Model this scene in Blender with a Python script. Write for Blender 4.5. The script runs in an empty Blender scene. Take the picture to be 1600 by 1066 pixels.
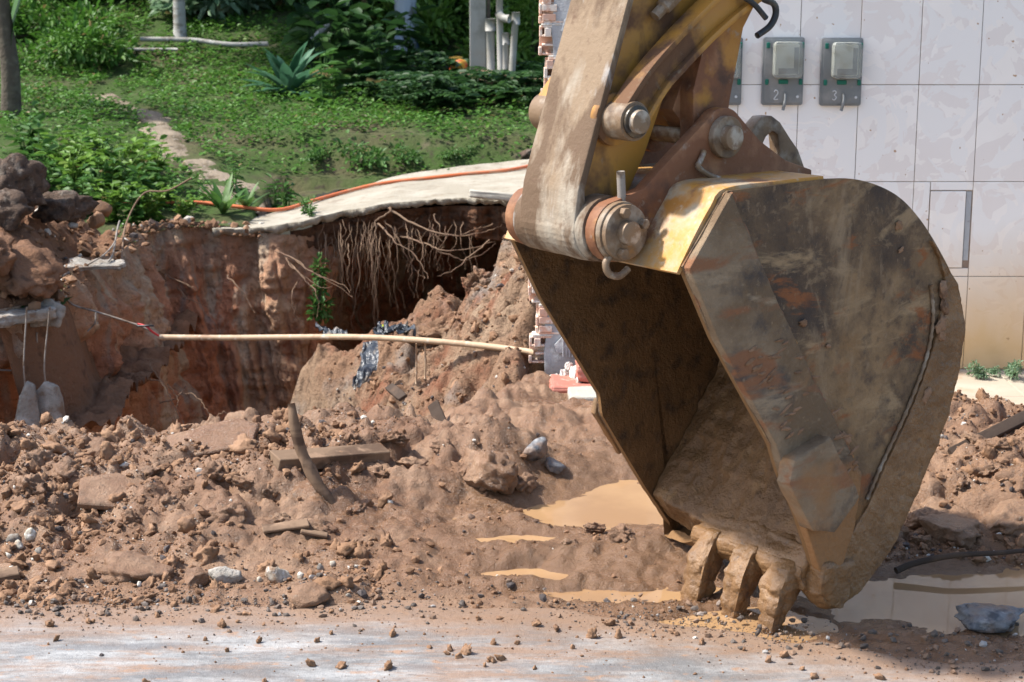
import bpy, bmesh, math, random
import numpy as np
from mathutils import Vector, Matrix

random.seed(7); rng = np.random.default_rng(7)
R = math.radians
scn = bpy.context.scene
col = scn.collection

# ------------------------------------------------------------------ camera, sky, sun, exposure
CAM_H, FPX, PITCH = 2.1, 2700.0, math.atan(.22)
cam_d = bpy.data.cameras.new('camera'); cam = bpy.data.objects.new('camera', cam_d); col.objects.link(cam)
cam.location = (0, 0, CAM_H); cam.rotation_euler = (R(90) - PITCH, 0, 0)
cam_d.sensor_width = 36; cam_d.lens = FPX / 1600 * 36; cam_d.clip_end = 2000; cam_d.clip_start = .05
cam_d.dof.use_dof = True; cam_d.dof.focus_distance = 6.0; cam_d.dof.aperture_fstop = 7.0
scn.camera = cam

SUN_TO = Vector((-.60, .012, .80)).normalized()
wd = bpy.data.worlds.new('World'); scn.world = wd; wd.use_nodes = True
nt = wd.node_tree; bg = nt.nodes['Background']; sky = nt.nodes.new('ShaderNodeTexSky')
sky.sky_type = 'NISHITA'; sky.sun_disc = False
sky.sun_elevation = math.asin(SUN_TO.z); sky.sun_rotation = math.atan2(SUN_TO.x, SUN_TO.y)
sky.dust_density = 2.0; sky.air_density = 1.0
nt.links.new(sky.outputs[0], bg.inputs[0]); bg.inputs[1].default_value = .15
sl = bpy.data.lights.new('sun', 'SUN'); sl.energy = 4.2; sl.angle = R(3.0); sl.color = (1, .965, .91)
so = bpy.data.objects.new('sun', sl); col.objects.link(so); so.rotation_euler = (-SUN_TO).to_track_quat('-Z', 'Y').to_euler()
scn.view_settings.view_transform = 'Standard'; scn.view_settings.look = 'None'
scn.view_settings.exposure = .96; scn.view_settings.gamma = 1
scn.cycles.max_bounces = 6; scn.cycles.diffuse_bounces = 3; scn.cycles.glossy_bounces = 3; scn.cycles.transmission_bounces = 5
scn.render.resolution_x = 1024; scn.render.resolution_y = 682

# ------------------------------------------------------------------ helpers
FWD = np.array([0, math.cos(PITCH), -math.sin(PITCH)]); UPV = np.array([0, math.sin(PITCH), math.cos(PITCH)])
def at(px, py, Y):
    """the point of the place at depth Y metres that a sight line meets"""
    d = FWD + np.array([1., 0, 0]) * (px - 800) / FPX + UPV * (533 - py) / FPX
    return np.array([0, 0, CAM_H]) + d * (Y / d[1])
def gz(px, py, z=0.):
    d = FWD + np.array([1., 0, 0]) * (px - 800) / FPX + UPV * (533 - py) / FPX
    return np.array([0, 0, CAM_H]) + d * ((z - CAM_H) / d[2])

def _h(i, j, k, seed):
    with np.errstate(over='ignore'):
        n = (i.astype(np.int64) * 374761393 + j.astype(np.int64) * 668265263 + k.astype(np.int64) * 1274126177 + seed * 974711) & 0xffffffff
        n = ((n ^ (n >> 13)) * 1274126177) & 0xffffffff
        n = ((n ^ (n >> 16)) * 2246822519) & 0xffffffff
    return ((n ^ (n >> 15)) & 0xffff) / 32767.5 - 1.0
def vn(P, seed=0):
    P = np.asarray(P, float); i = np.floor(P).astype(np.int64); f = P - i; f = f * f * f * (f * (f * 6 - 15) + 10)
    x, y, z = i[..., 0], i[..., 1], i[..., 2]; a, b, c = f[..., 0], f[..., 1], f[..., 2]
    def l(p, q, t): return p + (q - p) * t
    return l(l(l(_h(x, y, z, seed), _h(x+1, y, z, seed), a), l(_h(x, y+1, z, seed), _h(x+1, y+1, z, seed), a), b),
             l(l(_h(x, y, z+1, seed), _h(x+1, y, z+1, seed), a), l(_h(x, y+1, z+1, seed), _h(x+1, y+1, z+1, seed), a), b), c)
def fbm(P, sc=1., octv=4, seed=0, gain=.5, bil=False):
    P = np.asarray(P, float) * sc; s = 0.; a = 1.; t = 0.
    for o in range(octv):
        n = vn(P * 2.03 ** o + o * 17.3, seed + o)
        s = s + a * ((np.abs(n) * 2 - .6) if bil else n); t += a; a *= gain
    return s / t
def n2(X, Y, sc, octv=4, seed=0, gain=.5, bil=False):
    return fbm(np.stack([X, Y, np.zeros_like(X) + seed * .37], -1), sc, octv, seed, gain, bil)
def ss(a, b, x):
    t = np.clip((x - a) / (b - a), 0, 1); return t * t * (3 - 2 * t)
def clods(X, Y, sc, seed):
    """packed rounded lumps with dark creases between them, 0..1"""
    wx = X + .35 / sc * n2(X, Y, sc * .8, 2, seed + 3); wy = Y + .35 / sc * n2(X, Y, sc * .8, 2, seed + 4)
    U = wx * sc; V = wy * sc; i = np.floor(U); j = np.floor(V); out = np.zeros_like(U)
    for di in (-1, 0, 1):
        for dj in (-1, 0, 1):
            a = (i + di).astype(np.int64); b = (j + dj).astype(np.int64); z = np.zeros_like(a)
            cx_ = a + .5 + .45 * _h(a, b, z, seed); cy_ = b + .5 + .45 * _h(a, b, z + 1, seed); r = .62 + .26 * _h(a, b, z + 2, seed); hgt = .55 + .45 * _h(a, b, z + 3, seed); th_ = 3.1416 * _h(a, b, z + 4, seed); an = 1 + .35 * _h(a, b, z + 5, seed)
            dx = U - cx_; dy = V - cy_; p_ = (dx * np.cos(th_) + dy * np.sin(th_)) * an; q_ = (-dx * np.sin(th_) + dy * np.cos(th_)) / an
            tilt = .25 * (p_ * _h(a, b, z + 6, seed) + q_ * _h(a, b, z + 7, seed))
            out = np.maximum(out, hgt * np.clip(1 - (p_ * p_ + q_ * q_) / (r * r), 0, 1) ** .42 * (1 + tilt))
    return out
def gau(X, Y, cx, cy, rx, ry): return np.exp(-((X - cx) / rx) ** 2 - ((Y - cy) / ry) ** 2)

def setp(o, label=None, cat=None, group=None, kind=None):
    if label: o['label'] = label
    if cat: o['category'] = cat
    if group: o['group'] = group
    if kind: o['kind'] = kind
    return o
def mesh(name, V, F, smooth=True, auto=None):
    V = np.asarray(V, np.float32); me = bpy.data.meshes.new(name)
    if isinstance(F, np.ndarray):
        k = F.shape[1]; me.vertices.add(len(V)); me.vertices.foreach_set('co', V.ravel())
        me.loops.add(F.size); me.loops.foreach_set('vertex_index', F.ravel().astype(np.int32))
        me.polygons.add(len(F)); me.polygons.foreach_set('loop_start', np.arange(0, F.size, k, dtype=np.int32))
        me.update(calc_edges=True)
    else:
        me.from_pydata(V.tolist(), [], F)
    me.polygons.foreach_set('use_smooth', [smooth] * len(me.polygons))
    me.validate(); me.update()
    return me
def put(name, me, mt=None, parent=None, loc=None, rot=None, scale=None, label=None, cat=None, group=None, kind=None):
    if mt is not None and len(me.materials) == 0: me.materials.append(mt)
    o = bpy.data.objects.new(name, me); col.objects.link(o)
    if parent is not None: o.parent = parent
    if loc is not None: o.location = loc
    if rot is not None: o.rotation_euler = rot
    if scale is not None: o.scale = (scale,) * 3 if np.isscalar(scale) else scale
    return setp(o, label, cat, group, kind)
def mk(name, V, F, mt, parent=None, smooth=True, **k): return put(name, mesh(name, V, F, smooth), mt, parent, **k)
def empty(name, loc=(0, 0, 0), rot=(0, 0, 0), parent=None, **k):
    o = bpy.data.objects.new(name, None); col.objects.link(o); o.location = loc; o.rotation_euler = rot; o.parent = parent
    o.empty_display_size = .1
    return setp(o, **k)
def copy_tree(o, parent=None):
    c = o.copy(); col.objects.link(c); c.parent = parent
    for ch in list(o.children): copy_tree(ch, c)
    return c
def gridF(nx, ny, wrap=False):
    i = np.arange(nx - 1)[:, None] * ny + np.arange(ny - 1)[None]; i = i.ravel()
    F = np.stack([i, i + ny, i + ny + 1, i + 1], 1)
    if wrap:
        a = np.arange(nx - 1) * ny
        F = np.concatenate([F, np.stack([a + ny - 1, a + 2 * ny - 1, a + ny, a], 1)])
    return F
def join(parts):
    Vs, Fs, n = [], [], 0
    for V, F in parts:
        V = np.asarray(V, float); Vs.append(V)
        Fs += [[int(i) + n for i in f] for f in F]; n += len(V)
    return np.concatenate(Vs), Fs
def box(x0, x1, y0, y1, z0, z1):
    V = [(x0,y0,z0),(x1,y0,z0),(x1,y1,z0),(x0,y1,z0),(x0,y0,z1),(x1,y0,z1),(x1,y1,z1),(x0,y1,z1)]
    return V, [(0,3,2,1),(4,5,6,7),(0,1,5,4),(1,2,6,5),(2,3,7,6),(3,0,4,7)]
def bev(V, F, w=.004, seg=2, sub=0, noise=0, nsc=8, seed=0):
    """solid from verts+faces, bevelled, optionally subdivided and roughened"""
    bm = bmesh.new(); vs = [bm.verts.new(v) for v in V]
    for f in F:
        try: bm.faces.new([vs[i] for i in f])
        except ValueError: pass
    bmesh.ops.recalc_face_normals(bm, faces=bm.faces)
    if w > 0: bmesh.ops.bevel(bm, geom=[e for e in bm.edges if len(e.link_faces) == 2 and e.calc_face_angle(0) > .5], offset=w, segments=seg, profile=.6, affect='EDGES', clamp_overlap=True)
    if sub:
        bmesh.ops.triangulate(bm, faces=[f for f in bm.faces if len(f.verts) > 4])
        bmesh.ops.subdivide_edges(bm, edges=bm.edges, cuts=sub, use_grid_fill=True)
    bm.normal_update(); bm.verts.index_update()
    if noise:
        co = np.array([v.co for v in bm.verts]); n = np.array([v.normal for v in bm.verts])
        co += n * (fbm(co, nsc, 4, seed, .55, True) * noise)[:, None]
        for v, c in zip(bm.verts, co): v.co = c
    bm.verts.index_update()
    V2 = np.array([v.co[:] for v in bm.verts]); F2 = [[v.index for v in f.verts] for f in bm.faces]; bm.free()
    return V2, F2
def tube(P, r, n=8, cap=True):
    P = np.asarray(P, float); m = len(P); r = np.broadcast_to(np.asarray(r, float), (m,))
    T = np.gradient(P, axis=0); T /= np.linalg.norm(T, axis=1)[:, None] + 1e-9
    ref = np.array([0, 0, 1.]) if abs(T[0, 2]) < .9 else np.array([1., 0, 0])
    V = []
    u = np.cross(T[0], ref); u /= np.linalg.norm(u)
    for i in range(m):
        u = u - T[i] * (u @ T[i]); u /= np.linalg.norm(u) + 1e-9; w = np.cross(T[i], u)
        a = np.arange(n) * 2 * math.pi / n
        V.append(P[i] + r[i] * (np.cos(a)[:, None] * u + np.sin(a)[:, None] * w))
    V = np.concatenate(V); F = gridF(m, n, True).tolist()
    if cap: F += [list(range(n))[::-1], [(m - 1) * n + i for i in range(n)]]
    return V, F
def curve(P, n=24):
    P = np.asarray(P, float); m = len(P); t = np.linspace(0, m - 1, n); out = []
    Q = np.concatenate([[2 * P[0] - P[1]], P, [2 * P[-1] - P[-2]]])
    for s in t:
        i = min(int(s), m - 2); f = s - i; a, b, c, d = Q[i:i + 4]
        out.append(.5 * ((2 * b) + (c - a) * f + (2 * a - 5 * b + 4 * c - d) * f * f + (3 * b - a - 3 * c + d) * f ** 3))
    return np.array(out)
def plate(poly, y0, y1, w=.004, **k):
    """polygon in the x-z plane made solid between two y values"""
    n = len(poly); V = [(x, y0, z) for x, z in poly] + [(x, y1, z) for x, z in poly]
    F = [list(range(n)), list(range(n, 2 * n))[::-1]] + [[i, (i + 1) % n, n + (i + 1) % n, n + i] for i in range(n)]
    return bev(V, F, w, **k)
_ico = {}
def ico(s):
    if s not in _ico:
        bm = bmesh.new(); bmesh.ops.create_icosphere(bm, subdivisions=s, radius=1); bm.verts.index_update()
        _ico[s] = (np.array([v.co[:] for v in bm.verts]), np.array([[v.index for v in f.verts] for f in bm.faces])); bm.free()
    return _ico[s]
def rock(s, seed, dims=(1, .8, .6), cuts=7, rough=.16, fine=.03):
    V, F = ico(s); V = V.copy(); r_ = np.random.default_rng(seed)
    V *= (1 + .25 * fbm(V, 1.1, 2, seed))[:, None]
    for _ in range(cuts):
        n = r_.normal(size=3); n /= np.linalg.norm(n); d = r_.uniform(.52, .85)
        e = V @ n - d; m = e > 0; V[m] -= np.outer(e[m] * .92, n)
    V *= (1 + rough * fbm(V, 2.6, 3, seed + 5, .5, True) + fine * fbm(V, 9, 2, seed + 9))[:, None]
    return V * np.asarray(dims), F
def slabrock(poly, th, seed, noise=.012, sub=5, w=.006):
    """flat broken slab: outline polygon in x-y, thickness in z"""
    n = len(poly); V = [(x, y, 0) for x, y in poly] + [(x, y, th) for x, y in poly]
    F = [list(range(n))[::-1], list(range(n, 2 * n))] + [[i, (i + 1) % n, n + (i + 1) % n, n + i] for i in range(n)]
    return bev(V, F, w, 1, sub=sub, noise=noise, nsc=14, seed=seed)

# ------------------------------------------------------------------ materials
class NT:
    def __init__(s, name):
        s.m = bpy.data.materials.new(name); s.m.use_nodes = True; s.t = s.m.node_tree; s.b = s.t.nodes['Principled BSDF']; s.out = s.t.nodes['Material Output']
    def n(s, t, **k):
        q = s.t.nodes.new(t)
        for a, v in k.items(): setattr(q, a, v)
        return q
    def l(s, a, b): s.t.links.new(a, b)
def mat(name, base, rough=.85, layers=(), bump=(), spec=.35, coords='pos', metal=0., leaf=0., trans=0., ior=1.45):
    """layers: dicts c=colour s=scale lo hi [d detail, st stretch, r roughness, t noise|attr|z|island|vor, a amount, dist]"""
    q = NT(name); b = q.b
    if coords == 'pos': src = q.n('ShaderNodeNewGeometry').outputs['Position']
    else: src = q.n('ShaderNodeTexCoord').outputs['Object']
    def vec(st, off=0, rot=0):
        mp = q.n('ShaderNodeMapping'); mp.inputs['Scale'].default_value = st; mp.inputs['Rotation'].default_value = (0, rot, 0); mp.inputs['Location'].default_value = (off, off * .7, off * 1.3); q.l(src, mp.inputs[0]); return mp.outputs[0]
    rgb = q.n('ShaderNodeRGB'); rgb.outputs[0].default_value = (*base, 1); cur = rgb.outputs[0]
    rv = q.n('ShaderNodeValue'); rv.outputs[0].default_value = rough; rc = rv.outputs[0]
    for i, L in enumerate(layers):
        t = L.get('t', 'noise'); st = L.get('st', (1, 1, 1))
        if t == 'noise':
            x = q.n('ShaderNodeTexNoise'); x.inputs['Scale'].default_value = L['s']; x.inputs['Detail'].default_value = L.get('d', 5); x.inputs['Roughness'].default_value = L.get('rr', .55)
            x.inputs['Distortion'].default_value = L.get('dist', 0); q.l(vec(st, i * 3.1 + 1, L.get('rot', 0)), x.inputs['Vector']); f = x.outputs['Fac']
        elif t == 'vor':
            x = q.n('ShaderNodeTexVoronoi'); x.feature = L.get('feat', 'F1'); x.inputs['Scale'].default_value = L['s']; q.l(vec(st, i * 3.1 + 1), x.inputs['Vector']); f = x.outputs['Distance']
        elif t == 'attr':
            x = q.n('ShaderNodeAttribute'); x.attribute_name = L['name']; f = x.outputs['Fac']
        elif t == 'island':
            x = q.n('ShaderNodeNewGeometry'); f = x.outputs['Random Per Island']
        elif t == 'obj':
            x = q.n('ShaderNodeObjectInfo'); f = x.outputs['Random']
        elif t == 'z':
            x = q.n('ShaderNodeSeparateXYZ'); q.l(src, x.inputs[0]); f = x.outputs[2]
        if L.get('nz'):                                     # roughen any driver with noise: nz=(scale, amount)
            z = q.n('ShaderNodeTexNoise'); z.inputs['Scale'].default_value = L['nz'][0]; z.inputs['Detail'].default_value = 6; q.l(vec(L.get('nst', (1, 1, 1)), i * 2.3), z.inputs['Vector'])
            zz = q.n('ShaderNodeMath', operation='MULTIPLY_ADD'); q.l(z.outputs['Fac'], zz.inputs[0]); zz.inputs[1].default_value = L['nz'][1]; q.l(f, zz.inputs[2]); f = zz.outputs[0]
        mr = q.n('ShaderNodeMapRange'); mr.inputs[1].default_value = L['lo']; mr.inputs[2].default_value = L['hi']; mr.inputs[4].default_value = L.get('a', 1); q.l(f, mr.inputs[0]); f = mr.outputs[0]
        if 'c' in L:
            mx = q.n('ShaderNodeMix', data_type='RGBA'); q.l(f, mx.inputs[0]); q.l(cur, mx.inputs[6]); mx.inputs[7].default_value = (*L['c'], 1); cur = mx.outputs[2]
        if 'r' in L:
            mx = q.n('ShaderNodeMix', data_type='FLOAT'); q.l(f, mx.inputs[0]); q.l(rc, mx.inputs[2]); mx.inputs[3].default_value = L['r']; rc = mx.outputs[0]
    q.l(cur, b.inputs['Base Color']); q.l(rc, b.inputs['Roughness'])
    b.inputs['Specular IOR Level'].default_value = spec; b.inputs['Metallic'].default_value = metal; b.inputs['IOR'].default_value = ior
    b.inputs['Transmission Weight'].default_value = trans
    prev = None
    for i, B in enumerate(bump):
        if B.get('t') == 'vor':
            x = q.n('ShaderNodeTexVoronoi'); x.inputs['Scale'].default_value = B['s']; f = x.outputs['Distance']
        else:
            x = q.n('ShaderNodeTexNoise'); x.inputs['Scale'].default_value = B['s']; x.inputs['Detail'].default_value = B.get('d', 6); x.inputs['Roughness'].default_value = B.get('rr', .6); f = x.outputs['Fac']
        q.l(vec(B.get('st', (1, 1, 1)), 5 + i), x.inputs['Vector'])
        bp = q.n('ShaderNodeBump'); bp.inputs['Strength'].default_value = B.get('k', .6); bp.inputs['Distance'].default_value = B['h']; q.l(f, bp.inputs['Height'])
        if prev: q.l(prev, bp.inputs['Normal'])
        prev = bp.outputs[0]
    if prev: q.l(prev, b.inputs['Normal'])
    if leaf:
        tr = q.n('ShaderNodeBsdfTranslucent'); q.l(cur, tr.inputs[0]); ms = q.n('ShaderNodeMixShader'); ms.inputs[0].default_value = leaf
        q.l(b.outputs[0], ms.inputs[1]); q.l(tr.outputs[0], ms.inputs[2]); q.l(ms.outputs[0], q.out.inputs[0])
    return q.m

MUD_L = [dict(s=1.3, c=(.19, .094, .047), lo=.42, hi=.66), dict(s=5, c=(.31, .188, .112), lo=.48, hi=.66), dict(s=14, c=(.10, .055, .03), lo=.55, hi=.72, a=.8), dict(s=90, c=(.15, .095, .062), lo=.58, hi=.72, a=.8),
         dict(s=60, c=(.42, .32, .235), lo=.62, hi=.75, a=.6), dict(s=2.6, lo=.46, hi=.58, r=.25), dict(t='attr', name='wet', c=(.175, .094, .048), lo=.15, hi=.75, r=.2, a=.85, nz=(6, .3))]
M = {}
M['mud'] = mat('mud', (.25, .142, .08), .58, MUD_L, [dict(s=30, h=.02, k=.7, rr=.7), dict(s=110, h=.009, k=.8, rr=.7), dict(s=260, h=.004, k=.7)], spec=.5)
M['mud_wet'] = mat('mud_wet', (.205, .11, .046), .42, [dict(s=5, c=(.14, .074, .031), lo=.46, hi=.66), dict(s=16, c=(.26, .15, .07), lo=.52, hi=.70, a=.8), dict(s=40, c=(.10, .06, .035), lo=.58, hi=.72, a=.7), dict(s=7, lo=.5, hi=.62, r=.28)],
    [dict(s=30, h=.015, k=.7), dict(s=120, h=.005, k=.6)], spec=.5, coords='obj')
M['clod'] = mat('clod', (.215, .118, .063), .7, [dict(t='obj', c=(.275, .158, .09), lo=.2, hi=.8), dict(s=18, c=(.12, .07, .045), lo=.52, hi=.75), dict(s=70, c=(.34, .25, .17), lo=.62, hi=.76, a=.5)],
    [dict(s=55, h=.01, k=.8)], spec=.3)
M['crumb'] = mat('crumb', (.17, .092, .05), .8, [dict(t='island', c=(.27, .155, .088), lo=.3, hi=.9), dict(t='island', c=(.085, .07, .065), lo=.86, hi=.9), dict(t='island', c=(.5, .46, .4), lo=.96, hi=.97)], [dict(s=90, h=.006, k=.7)], spec=.3)
M['soil'] = mat('soil', (.17, .092, .054), .92, [dict(s=2.2, c=(.20, .10, .055), lo=.45, hi=.65), dict(s=12, c=(.07, .04, .026), lo=.55, hi=.75), dict(s=30, c=(.26, .19, .13), lo=.62, hi=.78, a=.6)], [dict(s=30, h=.02, k=.9), dict(s=110, h=.006, k=.8)], spec=.2)
M['cliff'] = mat('cliff', (.56, .245, .135), .9, [
    dict(s=1.6, st=(1, 1, .35), c=(.55, .34, .21), lo=.44, hi=.60), dict(s=2.6, st=(1.6, 1.6, .10), c=(.62, .48, .34), lo=.54, hi=.60, a=.85),
    dict(s=1.9, st=(2.2, 2.2, .1), c=(.33, .30, .265), lo=.57, hi=.64, a=.7),
    dict(s=5, c=(.33, .13, .07), lo=.52, hi=.70), dict(s=24, c=(.16, .08, .05), lo=.56, hi=.74, a=.8), dict(s=40, c=(.42, .33, .23), lo=.66, hi=.78, a=.5),
    dict(t='z', c=(.34, .26, .18), lo=-.10, hi=.45, nz=(3, .35), a=.7)],
    [dict(s=12, h=.08, k=.9, rr=.65), dict(s=60, h=.025, k=.9, rr=.65)], spec=.2)
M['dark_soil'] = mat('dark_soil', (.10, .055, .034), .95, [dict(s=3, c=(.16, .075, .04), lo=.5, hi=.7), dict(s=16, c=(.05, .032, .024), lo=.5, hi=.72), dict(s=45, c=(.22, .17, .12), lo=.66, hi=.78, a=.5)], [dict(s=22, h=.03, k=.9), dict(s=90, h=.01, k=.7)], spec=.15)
M['pile'] = mat('pile', (.30, .18, .11), .92, [dict(s=1.5, c=(.36, .25, .165), lo=.42, hi=.6), dict(s=2.4, c=(.27, .245, .22), lo=.56, hi=.68, a=.7), dict(s=2.6, c=(.26, .11, .062), lo=.52, hi=.66), dict(s=16, c=(.11, .068, .046), lo=.52, hi=.70, a=.85), dict(s=60, c=(.4, .35, .28), lo=.66, hi=.78, a=.5)],
    [dict(s=18, h=.06, k=.9, rr=.65), dict(s=80, h=.02, k=.9, rr=.65)], spec=.2)
M['street'] = mat('street', (.165, .16, .155), .45, [dict(s=4.5, st=(.35, 1.2, 1), c=(.36, .355, .345), lo=.42, hi=.60, rr=.75, d=8), dict(s=6, st=(.25, 1.3, 1), c=(.25, .155, .10), lo=.48, hi=.62, a=.8, rr=.75, d=8), dict(s=60, st=(.5, 1, 1), c=(.12, .11, .105), lo=.55, hi=.72, a=.6), dict(s=150, c=(.5, .5, .49), lo=.62, hi=.74, a=.5),
    dict(s=6, st=(.4, 2, 1), c=(.15, .145, .145), lo=.56, hi=.68, a=.7), dict(s=26, st=(.6, 1, 1), c=(.33, .2, .125), lo=.60, hi=.70, a=.8), dict(s=70, c=(.2, .17, .15), lo=.66, hi=.76, a=.6), dict(s=2, lo=.48, hi=.62, r=.35), dict(t='attr', name='mud', c=(.24, .15, .095), lo=.35, hi=1.0, nz=(9, .7), a=.9)],
    [dict(s=40, h=.008, k=.6), dict(s=200, h=.003, k=.8)], spec=.4)
M['water'] = mat('water', (.36, .22, .11), .03, [dict(s=2.2, c=(.29, .17, .085), lo=.42, hi=.62)], [dict(s=9, h=.0012, k=.25, d=2)], spec=.65)
M['concrete'] = mat('concrete', (.36, .33, .275), .85, [dict(s=2.4, c=(.44, .41, .35), lo=.45, hi=.62), dict(s=8, c=(.23, .18, .13), lo=.55, hi=.72, a=.7), dict(s=40, c=(.25, .23, .2), lo=.62, hi=.75, a=.6)], [dict(s=30, h=.008, k=.6), dict(s=120, h=.004, k=.6)], spec=.3)
M['stone'] = mat('stone', (.26, .235, .20), .85, [dict(s=9, c=(.40, .37, .33), lo=.5, hi=.68), dict(s=16, c=(.17, .11, .07), lo=.5, hi=.66, a=.8), dict(s=50, c=(.10, .09, .085), lo=.6, hi=.75, a=.7)], [dict(s=26, h=.02, k=.8), dict(s=110, h=.006, k=.8)], spec=.3)
M['stone_white'] = mat('stone_white', (.42, .38, .31), .8, [dict(s=16, c=(.24, .155, .10), lo=.46, hi=.60), dict(s=40, c=(.62, .6, .55), lo=.55, hi=.7)], [dict(s=40, h=.012, k=.8)], spec=.3)
M['stone_blue'] = mat('stone_blue', (.15, .15, .155), .5, [dict(s=12, c=(.36, .36, .35), lo=.54, hi=.66), dict(s=7, c=(.18, .11, .07), lo=.48, hi=.60, a=.85), dict(s=22, c=(.05, .055, .065), lo=.5, hi=.64)], [dict(s=30, h=.015, k=.8)], spec=.5)
M['boulder_dark'] = mat('boulder_dark', (.10, .068, .05), .9, [dict(s=9, c=(.20, .17, .14), lo=.52, hi=.68), dict(s=26, c=(.045, .034, .028), lo=.5, hi=.66), dict(s=50, c=(.34, .31, .27), lo=.66, hi=.76)], [dict(s=24, h=.03, k=.9), dict(s=90, h=.01, k=.8)], spec=.2)
M['hill'] = mat('hill', (.075, .07, .035), .95, [dict(s=.9, c=(.045, .075, .02), lo=.36, hi=.52), dict(s=3.5, c=(.13, .10, .07), lo=.60, hi=.74, a=.7), dict(s=14, c=(.05, .04, .028), lo=.55, hi=.72)], [dict(s=18, h=.03, k=.8)], spec=.15)
M['sand'] = mat('sand', (.23, .185, .135), .92, [dict(s=5, c=(.11, .085, .055), lo=.48, hi=.64), dict(s=30, c=(.36, .32, .27), lo=.58, hi=.74)], [dict(s=30, h=.03, k=.8)], spec=.2)
M['tile'] = mat('tile', (.86, .805, .745), .2, [dict(s=2.2, c=(.89, .84, .785), lo=.42, hi=.6), dict(s=3.1, c=(.66, .58, .55), lo=.488, hi=.5, a=.35, dist=2.5, d=3), dict(s=3.1, c=(.83, .795, .755), lo=.5, hi=.512, dist=2.5, d=3),
    dict(t='z', c=(.62, .37, .13), lo=1.08, hi=.42, nz=(2.2, .5), a=.85, nst=(1.5, 1, .4)), dict(s=17, c=(.45, .27, .13), lo=.755, hi=.77, d=2, a=.9), dict(s=34, c=(.42, .25, .13), lo=.765, hi=.78, d=1, a=.9)], [dict(s=3, h=.002, k=.15)], spec=.5)
M['grout'] = mat('grout', (.40, .31, .24), .9, [dict(s=9, c=(.28, .2, .15), lo=.45, hi=.65)])
M['plaster'] = mat('plaster', (.36, .37, .38), .9, [dict(s=5, c=(.46, .46, .46), lo=.45, hi=.65), dict(s=30, c=(.22, .2, .19), lo=.58, hi=.74, a=.7)], [dict(s=60, h=.006, k=.7)], spec=.2)
M['plaster_white'] = mat('plaster_white', (.58, .54, .48), .9, [dict(s=12, c=(.52, .43, .34), lo=.52, hi=.7), dict(s=40, c=(.8, .78, .74), lo=.55, hi=.7)], [dict(s=40, h=.012, k=.8)], spec=.2)
M['brick'] = mat('brick', (.66, .42, .31), .9, [dict(s=10, c=(.66, .40, .28), lo=.48, hi=.66), dict(s=20, c=(.76, .69, .60), lo=.46, hi=.58, a=.9), dict(s=35, c=(.35, .15, .09), lo=.58, hi=.74, a=.6)], [dict(s=50, h=.006, k=.7)], spec=.2)
M['red_paint'] = mat('red_paint', (.40, .15, .11), .6, [dict(s=8, c=(.55, .21, .15), lo=.5, hi=.7), dict(s=24, c=(.5, .4, .32), lo=.6, hi=.72, a=.8)], [dict(s=40, h=.006, k=.6)], spec=.35)
M['ochre'] = mat('ochre', (.55, .32, .11), .5, [dict(s=10, c=(.45, .24, .09), lo=.5, hi=.7)])
M['pavers'] = mat('pavers', (.40, .33, .25), .6, [dict(s=2.2, c=(.46, .40, .32), lo=.45, hi=.65), dict(s=9, c=(.40, .25, .15), lo=.55, hi=.7, a=.7), dict(s=40, c=(.4, .28, .19), lo=.6, hi=.74, a=.6)], [dict(s=60, h=.003, k=.5)], spec=.4)
# digger
MUDC = (.20, .108, .045)
M['mud_packed'] = mat('mud_packed', (.175, .092, .038), .38, [dict(s=4, c=(.14, .073, .03), lo=.44, hi=.62), dict(s=14, c=(.25, .14, .06), lo=.54, hi=.70, a=.8), dict(s=40, c=(.075, .045, .026), lo=.58, hi=.72, a=.7), dict(s=6, lo=.48, hi=.60, r=.28)], [dict(s=24, h=.018, k=.8, rr=.65), dict(s=100, h=.007, k=.7)], spec=.45, coords='obj')
M['mud_shade_tone'] = mat('mud_shade_tone', (.13, .068, .028), .42, [dict(s=5, c=(.18, .095, .04), lo=.48, hi=.66), dict(s=14, c=(.06, .036, .021), lo=.5, hi=.68), dict(s=50, c=(.18, .11, .062), lo=.62, hi=.74, a=.6)], [dict(s=20, h=.012, k=.7, rr=.65), dict(s=90, h=.006, k=.7)], spec=.35, coords='obj')  # wet mud inside the bucket, its colour darkened to carry the interior shade
M['steel'] = mat('steel', (.135, .088, .052), .62, [
    dict(s=1.9, c=(.26, .165, .085), lo=.46, hi=.62, rr=.7, d=8), dict(s=2.6, c=(.060, .043, .033), lo=.48, hi=.62, rr=.7, d=8, a=.9), dict(s=2.6, st=(.6, 1, 1.9), rot=.9, dist=.8, c=(.33, .225, .125), lo=.54, hi=.62, a=.85, rr=.68, d=8),
    dict(s=5, st=(.6, 1, 1.8), rot=.9, dist=.5, c=(.25, .095, .038), lo=.56, hi=.64, a=.85, rr=.68, r=.9), dict(s=6, c=(.055, .042, .036), lo=.56, hi=.68, a=.7, rr=.7),
    dict(s=3.0, st=(1.5, 1, .6), dist=.9, c=(.29, .205, .125), lo=.55, hi=.66, a=.8, rr=.68, d=8), dict(s=45, c=(.26, .18, .11), lo=.60, hi=.72, a=.6), dict(s=28, c=(.05, .038, .032), lo=.60, hi=.72, a=.6),
    dict(t='attr', name='mud', c=MUDC, lo=.35, hi=.6, r=.7, nz=(18, .25))], [dict(s=10, h=.012, k=.5, rr=.65), dict(s=45, h=.008, k=.6, rr=.65), dict(s=140, h=.004, k=.7)], spec=.2, coords='obj')
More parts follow.
